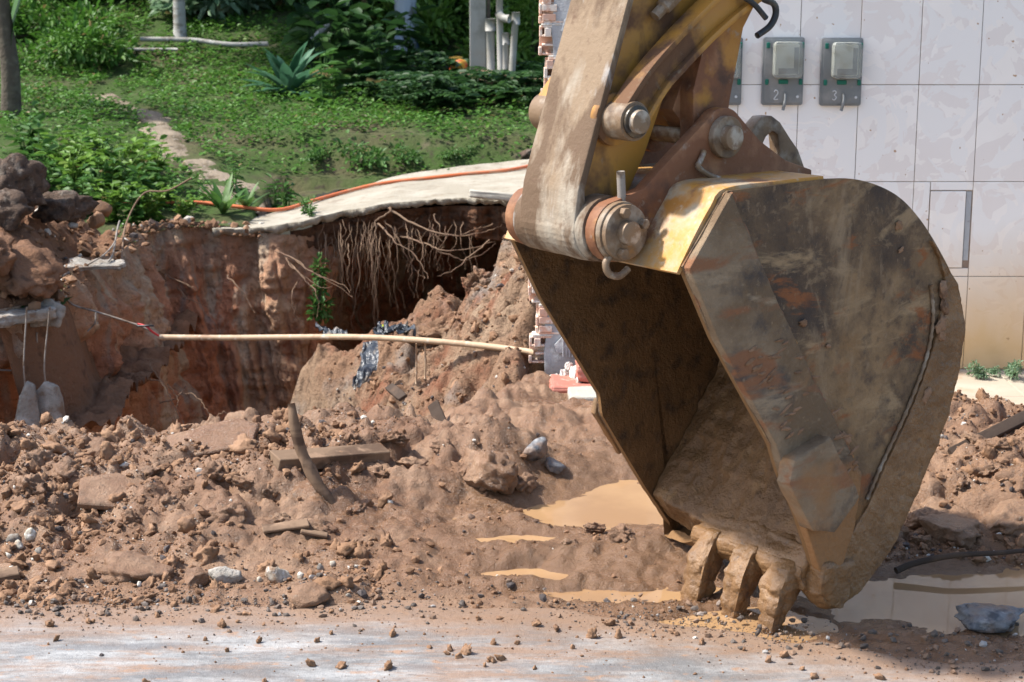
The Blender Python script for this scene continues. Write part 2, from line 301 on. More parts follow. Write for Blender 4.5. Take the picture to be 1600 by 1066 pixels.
M['steel_wear'] = mat('steel_wear', (.145, .095, .055), .72, [
    dict(s=2.4, c=(.23, .165, .105), lo=.44, hi=.60, rr=.7, d=8), dict(s=3.4, c=(.066, .053, .046), lo=.50, hi=.64, rr=.7, d=8), dict(s=4, st=(.6, 1, 1.9), rot=.45, dist=.5, c=(.29, .215, .14), lo=.55, hi=.64, a=.85, r=.85, rr=.68), dict(s=5, st=(.6, 1, 2.0), rot=.5, dist=.4, c=(.22, .10, .05), lo=.55, hi=.62, a=.9, r=.85), dict(s=45, c=(.28, .20, .125), lo=.60, hi=.72, a=.6),
    dict(t='attr', name='mud', c=(.27, .14, .06), lo=.35, hi=.6, r=.6, nz=(18, .25))], [dict(s=12, h=.016, k=.6, rr=.65), dict(s=60, h=.009, k=.7)], spec=.22, coords='obj')
M['yellow'] = mat('yellow', (.36, .18, .035), .42, [
    dict(s=3.0, c=(.40, .19, .035), lo=.45, hi=.58), dict(s=4, c=(.13, .065, .032), lo=.53, hi=.62, r=.85), dict(s=9, st=(1, 1, .4), c=(.09, .045, .026), lo=.57, hi=.70, r=.85), dict(s=26, c=(.22, .17, .11), lo=.62, hi=.74, a=.7)],
    [dict(s=40, h=.003, k=.5)], spec=.4, coords='obj')
M['yellow_worn'] = mat('yellow_worn', (.46, .225, .045), .45, [
    dict(s=3.4, c=(.36, .29, .20), lo=.44, hi=.58, rr=.7), dict(s=7, c=(.22, .095, .045), lo=.54, hi=.64, a=.85, rr=.7), dict(s=6, c=(.36, .16, .035), lo=.58, hi=.68), dict(s=16, c=(.20, .11, .06), lo=.60, hi=.72, a=.8), dict(s=40, c=(.5, .45, .36), lo=.6, hi=.74, a=.6)],
    [dict(s=40, h=.003, k=.5)], spec=.45, coords='obj')
M['arm_dirty'] = mat('arm_dirty', (.22, .155, .098), .75, [
    dict(s=2.6, st=(1, 1, .4), c=(.31, .265, .205), lo=.50, hi=.62, rr=.7), dict(s=5, st=(1, 1, .4), c=(.12, .075, .044), lo=.47, hi=.57, rr=.68), dict(s=7, st=(1, 1, .4), c=(.44, .43, .41), lo=.62, hi=.7, a=.8), dict(s=24, c=(.12, .07, .042), lo=.6, hi=.74, a=.8)],
    [dict(s=14, h=.008, k=.6), dict(s=70, h=.004, k=.6)], spec=.35, coords='obj')
M['rust'] = mat('rust', (.19, .08, .038), .65, [dict(s=6, c=(.32, .16, .08), lo=.48, hi=.64), dict(s=9, c=(.085, .045, .03), lo=.52, hi=.68), dict(s=4, c=(.42, .20, .04), lo=.56, hi=.64, a=.85), dict(s=30, c=(.30, .24, .18), lo=.62, hi=.74, a=.7)], [dict(s=40, h=.005, k=.6)], spec=.35, coords='obj')
M['dirty_metal'] = mat('dirty_metal', (.18, .115, .065), .6, [dict(s=12, c=(.30, .25, .19), lo=.5, hi=.66), dict(s=18, c=(.10, .065, .042), lo=.52, hi=.68), dict(s=8, c=(.33, .16, .04), lo=.66, hi=.72, a=.7)], [dict(s=50, h=.004, k=.6)], spec=.45, coords='obj')
M['pin'] = mat('pin', (.20, .135, .082), .5, [dict(s=20, c=(.38, .33, .27), lo=.5, hi=.66), dict(s=28, c=(.15, .09, .06), lo=.55, hi=.7)], [dict(s=60, h=.003, k=.5)], spec=.5, coords='obj', metal=.2)
M['grease'] = mat('grease', (.025, .02, .016), .3, [dict(s=15, c=(.12, .08, .04), lo=.55, hi=.7)], [dict(s=40, h=.005, k=.6)], spec=.5, coords='obj')
M['wire'] = mat('wire', (.25, .22, .19), .7, [dict(s=20, c=(.14, .1, .07), lo=.5, hi=.65)])
M['black'] = mat('black', (.02, .02, .022), .4)
M['black_rubber'] = mat('black_rubber', (.03, .03, .03), .45, [dict(s=20, c=(.10, .09, .07), lo=.52, hi=.66)])
M['plastic_bag'] = mat('plastic_bag', (.035, .04, .048), .28, [dict(s=14, c=(.22, .17, .12), lo=.55, hi=.7, r=.8)], [dict(s=22, h=.02, k=.6)], spec=.6)
M['orange'] = mat('orange', (.62, .17, .07), .5, [dict(s=9, c=(.5, .25, .15), lo=.5, hi=.7)])
M['pvc'] = mat('pvc', (.34, .325, .29), .55, [dict(s=6, c=(.33, .30, .25), lo=.5, hi=.66), dict(s=3, c=(.17, .17, .14), lo=.58, hi=.7, a=.7)])
M['conduit'] = mat('conduit', (.42, .30, .19), .6, [dict(s=5, c=(.30, .185, .11), lo=.5, hi=.66), dict(s=30, c=(.5, .42, .32), lo=.55, hi=.7)], [dict(s=60, h=.002)])
M['red_wire'] = mat('red_wire', (.5, .03, .03), .4)
M['wood'] = mat('wood', (.19, .125, .08), .85, [dict(s=4, st=(1, 1, 6), c=(.10, .062, .04), lo=.48, hi=.62), dict(s=12, c=(.26, .17, .11), lo=.55, hi=.7)], [dict(s=30, st=(1, 1, .2), h=.006)], spec=.25)
M['wood_dark'] = mat('wood_dark', (.055, .038, .028), .85, [dict(s=9, c=(.11, .07, .045), lo=.5, hi=.66)], [dict(s=30, h=.006)], spec=.25)
M['bamboo'] = mat('bamboo', (.36, .26, .14), .6, [dict(s=6, c=(.24, .165, .09), lo=.48, hi=.64)])
M['trunk_pale'] = mat('trunk_pale', (.30, .29, .26), .85, [dict(s=6, st=(1, 1, 3), c=(.20, .18, .15), lo=.5, hi=.62), dict(s=14, c=(.40, .39, .36), lo=.55, hi=.7)], [dict(s=20, st=(1, 1, 2.5), h=.012)])
M['trunk_dark'] = mat('trunk_dark', (.085, .068, .05), .9, [dict(s=8, c=(.13, .11, .08), lo=.5, hi=.66)], [dict(s=20, h=.03)])
M['trunk_painted'] = mat('trunk_painted', (.34, .38, .42), .8, [dict(s=6, c=(.16, .16, .15), lo=.5, hi=.62), dict(s=3, c=(.10, .18, .34), lo=.56, hi=.64)], [dict(s=20, h=.02)])
M['root'] = mat('root', (.19, .125, .08), .9, [dict(s=9, c=(.15, .09, .06), lo=.5, hi=.65)])
def leafmat(n, a, b, c, tr=.35, rough=.5): return mat(n, a, rough, [dict(t='island', c=b, lo=.25, hi=.75), dict(t='island', c=c, lo=.72, hi=.92), dict(t='island', c=(.20, .15, .06), lo=.975, hi=.985), dict(s=9, c=tuple(v * .45 for v in a), lo=.5, hi=.68, a=.7), dict(s=2.2, c=tuple(v * .6 for v in a), lo=.5, hi=.7, a=.6)], leaf=tr, spec=.35)
M['leaf_ground'] = leafmat('leaf_ground', (.06, .155, .02), (.085, .21, .03), (.14, .27, .05))
M['leaf_dark'] = leafmat('leaf_dark', (.026, .07, .019), (.038, .095, .024), (.06, .13, .032))
M['leaf_mid'] = leafmat('leaf_mid', (.06, .15, .03), (.085, .19, .04), (.14, .25, .07))
M['leaf_bright'] = leafmat('leaf_bright', (.11, .22, .03), (.15, .28, .045), (.23, .34, .08))
M['leaf_pale'] = leafmat('leaf_pale', (.14, .24, .12), (.22, .32, .19), (.32, .40, .27))
M['leaf_bluish'] = leafmat('leaf_bluish', (.06, .16, .085), (.09, .21, .12), (.14, .27, .17))
M['box_plate'] = mat('box_plate', (.17, .18, .18), .45, [dict(s=9, c=(.24, .24, .23), lo=.5, hi=.66), dict(s=30, c=(.30, .26, .2), lo=.64, hi=.74, a=.6)], spec=.45)
M['box_lid'] = mat('box_lid', (.72, .75, .70), .22, [dict(s=12, c=(.55, .54, .47), lo=.52, hi=.68)], trans=.75, spec=.5)
M['meter_body'] = mat('meter_body', (.50, .50, .44), .5)
M['meter_face'] = mat('meter_face', (.16, .17, .17), .4)
M['seal_green'] = mat('seal_green', (.01, .13, .09), .45)
M['numeral'] = mat('numeral', (.55, .56, .56), .6)
M['flower'] = mat('flower', (.42, .24, .03), .5, [dict(s=7, c=(.34, .04, .02), lo=.48, hi=.56)])
M['lime'] = mat('lime', (.42, .50, .04), .5)

# ------------------------------------------------------------------ the ground
# far ground: a ring round the dig, and the street in front
ring = []
for (x0, x1, y0, y1) in ((-400, 400, -400, -9), (-400, -14, -9, 400), (14, 400, -9, 400), (-14, 14, 60, 400)):
    ring.append(([(x0, y0, -.06), (x1, y0, -.06), (x1, y1, -.06), (x0, y1, -.06)], [(0, 1, 2, 3)]))
mk('ground', *join(ring), M['hill'], smooth=False, kind='structure', label='flat ground around the building site')

gx = np.concatenate([np.linspace(-14, -3.1, 20), np.linspace(-3, 3, 240), np.linspace(3.1, 14, 20)]); gy = np.concatenate([np.linspace(-9, 3.5, 20), np.linspace(3.6, 6.6, 120)])
GX, GY = np.meshgrid(gx, gy, indexing='ij')
YBX, YBY = [-14, -4, -1.6, -.9, -.3, .2, .6, .9, 1.5, 4, 14], [5.3, 5.30, 5.36, 5.38, 5.42, 5.36, 5.27, 5.10, 4.93, 4.90, 4.9]
def yb(X): return np.interp(X, YBX, YBY) + .10 * n2(X, X * 0, 2.2, 4, 11)
GZ = .003 * n2(GX, GY, 3, 3, 3) - .10 * ss(.02, .22, GY - yb(GX) + .05 * n2(GX, GY, 7, 3, 5))
mk('street', np.stack([GX, GY, GZ], -1).reshape(-1, 3), gridF(len(gx), len(gy)), M['street'], kind='structure', label='pale wet concrete street smeared with mud')

_a = bpy.data.objects['street'].data.attributes.new('mud', 'FLOAT', 'POINT'); _a.data.foreach_set('value', (ss(-.36, .05, GY - yb(GX)) * .75).ravel().astype(np.float32))
PUD = [(.82, 5.32, .30, .13), (.44, 6.60, .40, .34), (.03, 6.13, .19, .10), (.05, 5.78, .20, .075), (.42, 5.60, .36, .06), (1.55, 5.52, .70, .34), (2.6, 5.5, .9, .32), (1.0, 5.95, .3, .25)]
def mud_h(X, Y, fine=True, wet=False):
    Yb = yb(X)
    z = -.035 + .042 * ss(-.08, .22, Y - Yb)
    hc = np.interp(X, [-4, -2.2, -1.6, -1.15, -.7, -.45, -.1, .2, .45], [.20, .165, .155, .17, .165, .13, .07, .03, .0])
    ys = np.interp(X, [-3, -1.2, -.7, -.35, .2], [5.55, 5.6, 5.9, 6.35, 6.5])
    ml = hc * ss(0, 1, (Y - ys) / (6.72 - ys)) ** 1.15
    z = z + ml
    z = z + .13 * gau(X, Y, -.10, 6.95, .28, .2) + .05 * gau(X, Y, .62, 5.98, .28, .12) + .05 * gau(X, Y, -.62, 5.52, .14, .07)
    mr = .17 * ss(1.12, 1.95, X + .12 * n2(X, Y, 1.6, 3, 21)) * ss(5.78, 7.0, Y) * (1 - ss(7.35, 7.8, Y)); z = z + mr - .09 * ss(7.4, 7.75, Y) * ss(.85, 1.05, X)
    z = z + (.06 * ss(7.0, 7.4, Y) - .10 * ss(7.8, 8.1, Y)) * ss(0, .3, X) * (1 - ss(1.0, 1.6, X))
    pm = np.zeros_like(X)
    wx = X + .16 * n2(X, Y, 3.2, 4, 31); wy = Y + .10 * n2(X, Y, 3.8, 4, 33)
    for cx, cy, rx, ry in PUD: pm = np.maximum(pm, np.exp(-(((wx - cx) / rx) ** 2 + ((wy - cy) / ry) ** 2) ** 2))
    if wet:
        w_ = np.zeros_like(X)
        for cx, cy, rx, ry in PUD: w_ = np.maximum(w_, np.exp(-(((wx - cx) / (rx * 1.45)) ** 2 + ((wy - cy) / (ry * 1.6 + .03)) ** 2) ** 2))
        return np.maximum(w_, .75 * gau(X, Y, .35, 6.0, .9, .62))
    z = z - .05 * pm
    mound = np.clip((ml + mr) / .12, 0, 1)
    wX = X + .05 * n2(X, Y, 5, 2, 46); wY = Y + .05 * n2(X, Y, 5, 2, 47)
    lump = n2(wX, wY, 2.0, 2, 41, .5, True) * .06 + clods(X, Y, 5.5, 421) * .075 + clods(X, Y, 12, 431) * .042 + clods(X, Y, 27, 441) * .020 - .05 + n2(X, Y, 11, 3, 45, .6, True) * .012
    a = (.44 + .68 * mound) * (1 - .8 * pm) * ss(-.1, .3, Y - Yb)
    z = z + lump * a
    flat = (1 - mound) * ss(0, .3, Y - Yb) * (1 - pm)
    z = z + flat * (.012 * n2(X * .5, Y * 1.6, 9, 3, 51, .6, True) + .007 * n2(X, Y, 30, 2, 53, .5, True)) + .02 * flat * n2(X * .35, Y, 5, 2, 57, .5, True) * ss(6.0, 6.4, Y) * ss(7.2, 6.9, Y)
    if fine: z = z + (.2 + .8 * mound) * (1 - pm) * (.013 * n2(X, Y, 32, 3, 61, .6, True)) * ss(-.05, .2, Y - Yb)
    Yp = np.interp(X, [-4, -.95, -.5, -.1, .2, .5], [7.08, 7.1, 7.4, 7.9, 8.6, 12]) + .12 * n2(X, Y * 0, 3, 3, 71)
    deep = np.interp(X, [-1.4, -.7, .1], [2.2, .75, .45])
    z = z - deep * ss(0, .9, Y - Yp)
    return z
gx = np.arange(-4.3, 4.6, .0125); gy = np.concatenate([np.arange(4.75, 7.3, .0115), np.arange(7.3, 9.2, .024)])
GX, GY = np.meshgrid(gx, gy, indexing='ij')
GZ = mud_h(GX, GY)
mudo = mk('mud_ground', np.stack([GX, GY, GZ], -1).reshape(-1, 3), gridF(len(gx), len(gy)), M['mud'], kind='structure', label='churned brown mud heaped along the edge of the dig')
_a = mudo.data.attributes.new('wet', 'FLOAT', 'POINT'); _a.data.foreach_set('value', mud_h(GX, GY, True, True).ravel().astype(np.float32))
# puddles: one sheet of muddy water each
for i, (cx, cy, rx, ry, nm) in enumerate([(.44, 6.60, .72, .56, 'large yellowish puddle beside the bucket cheek in the middle'), (.03, 6.13, .36, .2, 'shallow puddle in front of the large yellowish one'),
        (.05, 5.78, .36, .14, 'small puddle nearest the street left of the teeth'), (.45, 5.60, .6, .11, 'long thin puddle behind the bucket teeth'), (1.9, 5.5, 1.9, .55, 'wide brown puddle at the right below the mud heap'), (1.0, 5.95, .42, .38, 'puddle glimpsed under the bucket')]):
    t = np.linspace(0, 2 * math.pi, 40, endpoint=False)
    z = -.016 - i * .0007
    V = np.concatenate([[[cx, cy, z]], np.stack([cx + rx * np.cos(t), cy + ry * np.sin(t), z + 0 * t], 1)])
    mk('puddle', V, [[0, 1 + k, 1 + (k + 1) % 40] for k in range(40)], M['water'], smooth=False, kind='structure', label=nm)

def mud_hit(px, py, up=0.):
    Y = np.linspace(4.7, 8.2, 700); P_ = np.array([at(px, py, y) for y in Y]); below = P_[:, 2] < mud_h(P_[:, 0], P_[:, 1], False)
    i = int(np.argmax(below)) if below.any() else 350
    return P_[i] + [0, 0, up]
def mud_z(x, y): return float(mud_h(np.array([x]), np.array([y]), False)[0])
# clods: many lumps on the heaps; the large ones one by one, the crumbs as one mass
lib = [mesh('clod', *rock(3, 100 + i, (1, rng.uniform(.55, .9), rng.uniform(.4, .7)), 9, .5, .16)) for i in range(14)]
for me in lib: me.materials.append(M['clod'])
N = 110000
cx = rng.uniform(-2.6, 3.0, N); cy = rng.uniform(5.2, 7.4, N)
vis = np.abs(cx) < cy * .31 + .1; cx, cy = cx[vis], cy[vis]
inp = np.zeros(len(cx))
for a, b, c, d in PUD: inp = np.maximum(inp, np.exp(-(((cx - a) / c) ** 2 + ((cy - b) / d) ** 2) ** 2))
Yb = yb(cx)
mound = ((cx < -.45) & (cy < 7.05)) | ((cx > 1.3) & (cy > 5.85) & (cy < 7.5))
dens = np.where(mound, 1., .22) * (inp < .25) * ss(-.05, .15, cy - Yb) * np.clip(.55 + 1.3 * n2(cx, cy, 2.4, 3, 81), .05, 1)
front = (cy - Yb < .3) & (cx < -.4); dens = np.where(front, dens * 1.6, dens)
k = rng.uniform(0, 1, len(cx)) < dens; cx, cy, mound = cx[k], cy[k], mound[k]
size = .0030 * rng.pareto(2.0, len(cx)) + .0025
size = np.clip(size, 0, np.where(mound, rng.uniform(.025, .055, len(cx)), .020))
o_ = np.argsort(-size); cx, cy, size = cx[o_], cy[o_], size[o_]
cz = mud_h(cx, cy)
for i in range(220):
    o = put('clod', lib[i % 14], None, mudo, (cx[i], cy[i], cz[i] + size[i] * .05), rng.uniform(0, 6.28, 3), size[i] * rng.uniform(.85, 1.15, 3))
def scatter_mass(name, x, y, z, s, mt, parent=None, seeds=8, sub=1, sink=.25, **kw):
    tv = [rock(sub, 300 + i, (1, .8, .6), 8, .4, .2) for i in range(seeds)]; F0 = tv[0][1]; nv = len(tv[0][0])
    V = np.empty((len(x), nv, 3)); 
    ang = rng.uniform(0, 6.28, (len(x), 2)); w = rng.integers(0, seeds, len(x))
    base = np.stack([t[0] for t in tv])[w] * s[:, None, None]
    c, s_ = np.cos(ang[:, 0])[:, None], np.sin(ang[:, 0])[:, None]
    bx, by, bz = base[..., 0], base[..., 1], base[..., 2]
    bx, by = bx * c - by * s_, bx * s_ + by * c
    c, s_ = np.cos(ang[:, 1])[:, None], np.sin(ang[:, 1])[:, None]
    by, bz = by * c - bz * s_, by * s_ + bz * c
    V[..., 0] = bx + x[:, None]; V[..., 1] = by + y[:, None]; V[..., 2] = bz + (z + s * sink)[:, None]
    F = (F0[None] + (np.arange(len(x)) * nv)[:, None, None]).reshape(-1, 3)
    return mk(name, V.reshape(-1, 3), F, mt, parent, smooth=False, **kw)
K = min(len(cx), 12000)
scatter_mass('mud_crumbs', cx[220:K], cy[220:K], cz[220:K], size[220:K], M['crumb'], mudo, kind='stuff')
big = [mesh('clod', *rock(4, 150 + i, (1, rng.uniform(.6, .95), rng.uniform(.45, .65)), 6, .42, .10)) for i in range(7)]
for me in big: me.materials.append(M['mud'])
for i, (px, py) in enumerate(((60, 725), (105, 745), (150, 715), (40, 770), (230, 745), (262, 790), (120, 800), (300, 770), (330, 745), (385, 760), (420, 775), (360, 810), (200, 820), (440, 820), (560, 800), (585, 745), (640, 730), (690, 700), (720, 740), (820, 760), (610, 690), (545, 690), (500, 830), (1420, 770), (1450, 820), (1500, 760), (1545, 740), (1570, 700), (1530, 690), (1590, 760), (1440, 850), (1390, 845), (930, 830), (970, 845), (890, 850))):
    p_ = mud_hit(px, py); s_ = rng.uniform(.045, .085) * (.7 if 800 < px < 1000 else 1); put('clod', big[i % 7], None, mudo, p_ + [0, s_ * .6, -s_ * .1], rng.uniform(-.5, .5, 3) + [0, 0, rng.uniform(0, 6)], s_ * rng.uniform(.85, 1.3, 3))
# crumbs of mud dropped on the street: the larger ones singly
ns = 1500
sx = rng.uniform(-1.9, 2.0, ns); sy = 5.5 - rng.beta(1.2, 2.2, ns) * .85
lim = yb(sx)
k = (sy < lim + .05) & (rng.uniform(0, 1, ns) < np.clip(.5 + 1.5 * n2(sx, sy, 2, 3, 91), .04, 1)); sx, sy = sx[k], sy[k]
sz_ = np.clip(.0026 * rng.pareto(1.8, len(sx)) + .0025, 0, .019); o_ = np.argsort(-sz_); sx, sy, sz_ = sx[o_], sy[o_], sz_[o_]
stro = bpy.data.objects['street']
for i in range(70): put('mud_lump', lib[i % 14], None, stro, (sx[i], sy[i], sz_[i] * .35), rng.uniform(0, 6.28, 3), sz_[i] * rng.uniform(.9, 1.3, 3))
scatter_mass('mud_specks', sx[70:], sy[70:], 0 * sx[70:], sz_[70:], M['crumb'], stro, kind='stuff')

n_ = 5500; vx = rng.uniform(-2.0, 1.9, n_); vy = yb(vx) + rng.normal(.06, .10, n_)
k = rng.uniform(0, 1, n_) < np.clip(.35 + 1.6 * n2(vx, vy, 1.3, 3, 95) + .5 * ss(-.7, -.1, vx), .02, 1); vx, vy = vx[k], vy[k]
M['gravel'] = mat('gravel', (.12, .095, .078), .7, [dict(t='island', c=(.085, .068, .056), lo=.2, hi=.4), dict(t='island', c=(.20, .125, .08), lo=.5, hi=.6), dict(t='island', c=(.30, .28, .26), lo=.94, hi=.97)], spec=.4)
scatter_mass('gravel', vx, vy, np.maximum(mud_h(vx, vy), 0), np.clip(.0020 * rng.pareto(1.9, len(vx)) + .0016, 0, .015), M['gravel'], stro, kind='stuff')

# ------------------------------------------------------------------ the pit: cut bank, floor, debris slope
rim = [((-4.6, 8.7, .25), (-4.4, 8.7, -2.3)), ((-3.3, 9.0, .22), (-3.1, 9.2, -2.3)), (at(80, 462, 9.55), (-2.95, 10.3, -2.3)), (at(104, 418, 10.2), (-2.35, 10.3, -2.3)),
       (at(150, 405, 10.9), (-2.15, 10.8, -2.3)), (at(196, 380, 11.6), (-2.0, 11.2, -2.3)), (at(232, 352, 12.1), (-1.85, 11.7, -2.3)), (at(300, 347, 12.3), (-1.85, 12.0, -2.3)), (at(370, 358, 12.35), (-1.6, 12.05, -2.3)),
       (at(425, 364, 12.3), (-1.4, 12.05, -2.3)), (at(468, 366, 12.35), (-1.25, 12.1, -2.3)), (at(486, 352, 12.6), (-1.22, 12.4, -2.3)), (at(490, 330, 13.2), (-1.45, 13.2, -2.3)), (at(500, 315, 14.2), (-1.5, 14.2, -2.3)),
       ((-1.0, 16.0, .35), (-1.0, 16.0, -2.3)), ((.2, 16.9, .35), (.2, 16.9, -2.3)), ((1.0, 15.0, .4), (1.0, 15.0, -2.3)), ((1.0, 9.2, .1), (1.0, 9.2, -2.3))]
ra = np.array([r[0] for r in rim]); rb = np.array([r[1] for r in rim])
NT_, NV_ = 640, 170
cu = curve(ra, NT_); cb = curve(rb, NT_)
v = np.linspace(0, 1, NV_)[None, :, None]
P = cu[:, None] * (1 - v) + cb[:, None] * v
tan = np.gradient(cu, axis=0); nrm = np.stack([tan[:, 1], -tan[:, 0], 0 * tan[:, 0]], 1); nrm /= np.linalg.norm(nrm, axis=1)[:, None]
arc = np.concatenate([[0], np.cumsum(np.linalg.norm(np.diff(cu, axis=0), axis=1))])
A2 = np.repeat(arc[:, None], NV_, 1)
d = .15 * n2(A2, P[..., 2] * .18, 2.6, 3, 101, .5, True) + .07 * n2(A2, P[..., 2] * .12, 7, 2, 103, .5, True) + .13 * fbm(P, 1.8, 4, 105, .6, True) + .06 * fbm(P, 6, 5, 107, .6, True)
d = d * np.clip(.35 + v[..., 0] * 6, 0, 1)
# the near left end is undercut: a dark hollow below the overhanging crust
und = ss(9.2, 9.5, P[..., 1]) * 0 + (np.exp(-((arc[:, None] - np.interp(2, range(len(ra)), np.interp(np.arange(len(ra)) / (len(ra) - 1), np.linspace(0, 1, NT_), arc)) + .2) / .75) ** 2)) * ss(.10, .22, v[..., 0])
d = d - .55 * und
P = P + nrm[:, None] * d[..., None]
cliff = mk('pit_bank', P.reshape(-1, 3), gridF(NT_, NV_), M['cliff'], kind='structure', label='cut red earth bank on the far side of the pit')
fx = np.linspace(-4.6, 1.0, 60); fy = np.linspace(7.3, 17.2, 70); FX, FY = np.meshgrid(fx, fy, indexing='ij')
mk('pit_floor', np.stack([FX, FY, -1.75 + .12 * n2(FX, FY, 2, 4, 111, .5, True)], -1).reshape(-1, 3), gridF(60, 70), M['soil'], kind='structure', label='earth floor of the pit')
def pile_h(X, Y):
    Yc = np.interp(X, [-1.5, -1, -.4, .1, .6], [10.9, 10.85, 10.5, 10.25, 10.2])
    zc = np.interp(X, [-1.6, -1.25, -.98, -.65, -.39, -.12, .11, .5, .9], [-.6, -.36, -.25, -.14, .07, .26, .60, .8, .8])
    zb = np.interp(X, [-1.5, -.5, -.1, .3], [-.75, -.42, -.12, 0.05])
    t = (Y - 8.0) / (Yc - 8.0)
    z = zb + (zc - zb) * np.clip(t, -.3, 1) ** 1.0 * np.where(t > 0, 1, 1)
    z = z - 1.3 * np.clip(Y - Yc, 0, 3)
    ex = np.interp(Y, [8, 9.3, 10.2, 10.9], [-.50, -.62, -.80, -1.3])
    z = z - 1.6 * ss(0, .55, ex - X) - .7 * ss(.02, .22, X) * (1 - ss(8.75, 9.0, Y))
    z = z + .16 * n2(X, Y, 1.4, 3, 121, .5, True) + .06 * n2(X, Y, 4.0, 3, 123, .6, True) + .02 * n2(X, Y, 12, 3, 125, .6, True) + .14 * clods(X, Y, 2.6, 461) + .08 * clods(X, Y, 7, 471) + .045 * clods(X, Y, 15, 481) - .13
    return z
fx = np.arange(-1.9, .95, .016); fy = np.arange(7.7, 11.9, .018); FX, FY = np.meshgrid(fx, fy, indexing='ij')
pileo = mk('debris_slope', np.stack([FX, FY, pile_h(FX, FY)], -1).reshape(-1, 3), gridF(len(fx), len(fy)), M['pile'], kind='structure', label='slumped slope of brown earth and rubble below the broken slab')
def pile_z(x, y): return float(pile_h(np.array([x]), np.array([y]))[0])
n_ = 3000; px_ = rng.uniform(-1.2, .8, n_); py_ = rng.uniform(8.0, 10.6, n_); ps = np.clip(.007 * rng.pareto(2.0, n_) + .005, 0, rng.uniform(.02, .05, n_))
o_ = np.argsort(-ps); px_, py_, ps = px_[o_], py_[o_], ps[o_]; pz = pile_h(px_, py_)
for i in range(90): put('clod', lib[(i * 5) % 14], None, pileo, (px_[i], py_[i], pz[i] + ps[i] * .05), rng.uniform(0, 6.28, 3), ps[i] * rng.uniform(.8, 1.2, 3))
scatter_mass('rubble_crumbs', px_[90:], py_[90:], pz[90:], ps[90:], M['crumb'], pileo, kind='stuff')
# crumbs clinging along the rim
n_ = 900; ti = rng.integers(60, 330, n_); rv = np.abs(rng.normal(0, .16, n_))
rp = cu[ti] + nrm[ti] * rng.normal(-.03, .06, n_)[:, None]
scatter_mass('rim_crumbs', rp[:, 0], rp[:, 1], rp[:, 2] - .02 + rng.normal(0, .015, n_), np.clip(.010 * rng.pareto(2, n_) + .008, 0, .05), M['crumb'], cliff, kind='stuff')

# ------------------------------------------------------------------ the hillside behind
def slab_z(X): return np.interp(X, [-2.6, -1.9, -1.3, -.9, 0, .6, 1.2], [.23, .22, .30, .37, .43, .46, .46])
def hill_h(X, Y, noise=True):
    lft = ss(-1.7, -2.6, X)
    b1 = np.interp(Y, [8.5, 11.8, 12.6, 14.35, 14.7, 15.15, 21, 24, 40, 70], [.20, .20, .25, .30, .34, .62, .88, 1.7, 7.5, 16])
    b2 = np.interp(Y, [8.5, 11.8, 12.6, 13.4, 15.2, 17.5, 19, 24, 40, 70], [.24, .26, .26, .36, .55, .76, .88, 2.1, 8.0, 16])
    z = b1 + (b2 - b1) * lft
    z = z - .16 * gau(X, Y, -4.2, 10.9, 1.6, 1.3)
    z = np.where((Y < 14.4) & (X > -1.9), np.minimum(z, slab_z(X) - .05), z)
    if noise: z = z + .05 * n2(X, Y, .9, 3, 131) + .03 * n2(X, Y, 3.5, 4, 133, .5, True)
    return z
gx = np.concatenate([np.linspace(-14, -4.6, 40), np.linspace(-4.5, 3, 200), np.linspace(3.1, 14, 40)])
gy = np.concatenate([np.linspace(8.5, 16.5, 200), np.linspace(16.6, 26, 90), np.linspace(26.5, 62, 30)])
GX, GY = np.meshgrid(gx, gy, indexing='ij'); GZ = hill_h(GX, GY)
F = gridF(len(gx), len(gy)); PV = np.stack([GX, GY, GZ], -1).reshape(-1, 3)
# leave the pit open (point in polygon of the rim, shrunk to its edge)
poly = np.concatenate([cu[:, :2] + nrm[:, :2] * 0.02, [[1.0, 8.0], [-4.6, 8.0]]])
fc = PV[F].mean(1); ins = np.zeros(len(fc), bool)
j = len(poly) - 1
for i in range(len(poly)):
    a, b = poly[i], poly[j]
    if a[1] != b[1]:
        c = ((a[1] > fc[:, 1]) != (b[1] > fc[:, 1])) & (fc[:, 0] < (b[0] - a[0]) * (fc[:, 1] - a[1]) / (b[1] - a[1]) + a[0]); ins ^= c
    j = i
keep = ~ins & ~((fc[:, 0] > .3) & (fc[:, 1] < 9.4)) & ~((fc[:, 0] > -1.4) & (fc[:, 0] < .98) & (fc[:, 1] < 14.15))
keep = keep | ((fc[:, 1] >= 14.15) & (fc[:, 0] > -2) & (fc[:, 0] < 2))
hillo = mk('hillside', PV, F[keep], M['hill'], kind='structure', label='grassy hillside rising behind the pit')
def hz(x, y): return float(hill_h(np.array([x]), np.array([y]), True)[0])

# concrete path slab with a broken front edge, hanging over the hollow
nx, ny = 260, 40
sx_ = np.linspace(-2.15, 1.3, nx); fr = np.interp(sx_, [-2.15, -1.75, -1.5, -1.2, -1.0, -.5, 0, .4, 1.3], [12.25, 12.22, 12.3, 12.55, 12.55, 12.6, 12.35, 12.2, 12.2]) + .09 * n2(sx_, sx_ * 0, 3, 4, 141, .6) + .04 * n2(sx_, sx_ * 0, 9, 3, 143, .6, True)
bk = np.interp(sx_, [-2.15, -1.6, -1, 0, 1.3], [12.6, 13.3, 14.25, 14.5, 14.6]) + .05 * n2(sx_, sx_ * 0, 2, 3, 145)
tt = np.linspace(0, 1, ny)
SX = np.repeat(sx_[:, None], ny, 1); SY = fr[:, None] * (1 - tt) + bk[:, None] * tt
SZ = slab_z(SX) + .012 * n2(SX, SY, 2, 3, 147) + .05 * ss(14.2, 14.6, SY) + .003 * n2(SX, SY, 14, 3, 149)
th = np.clip(.045 + .035 * n2(SX, SY, 6, 4, 151, .6, True), .015, .1); 
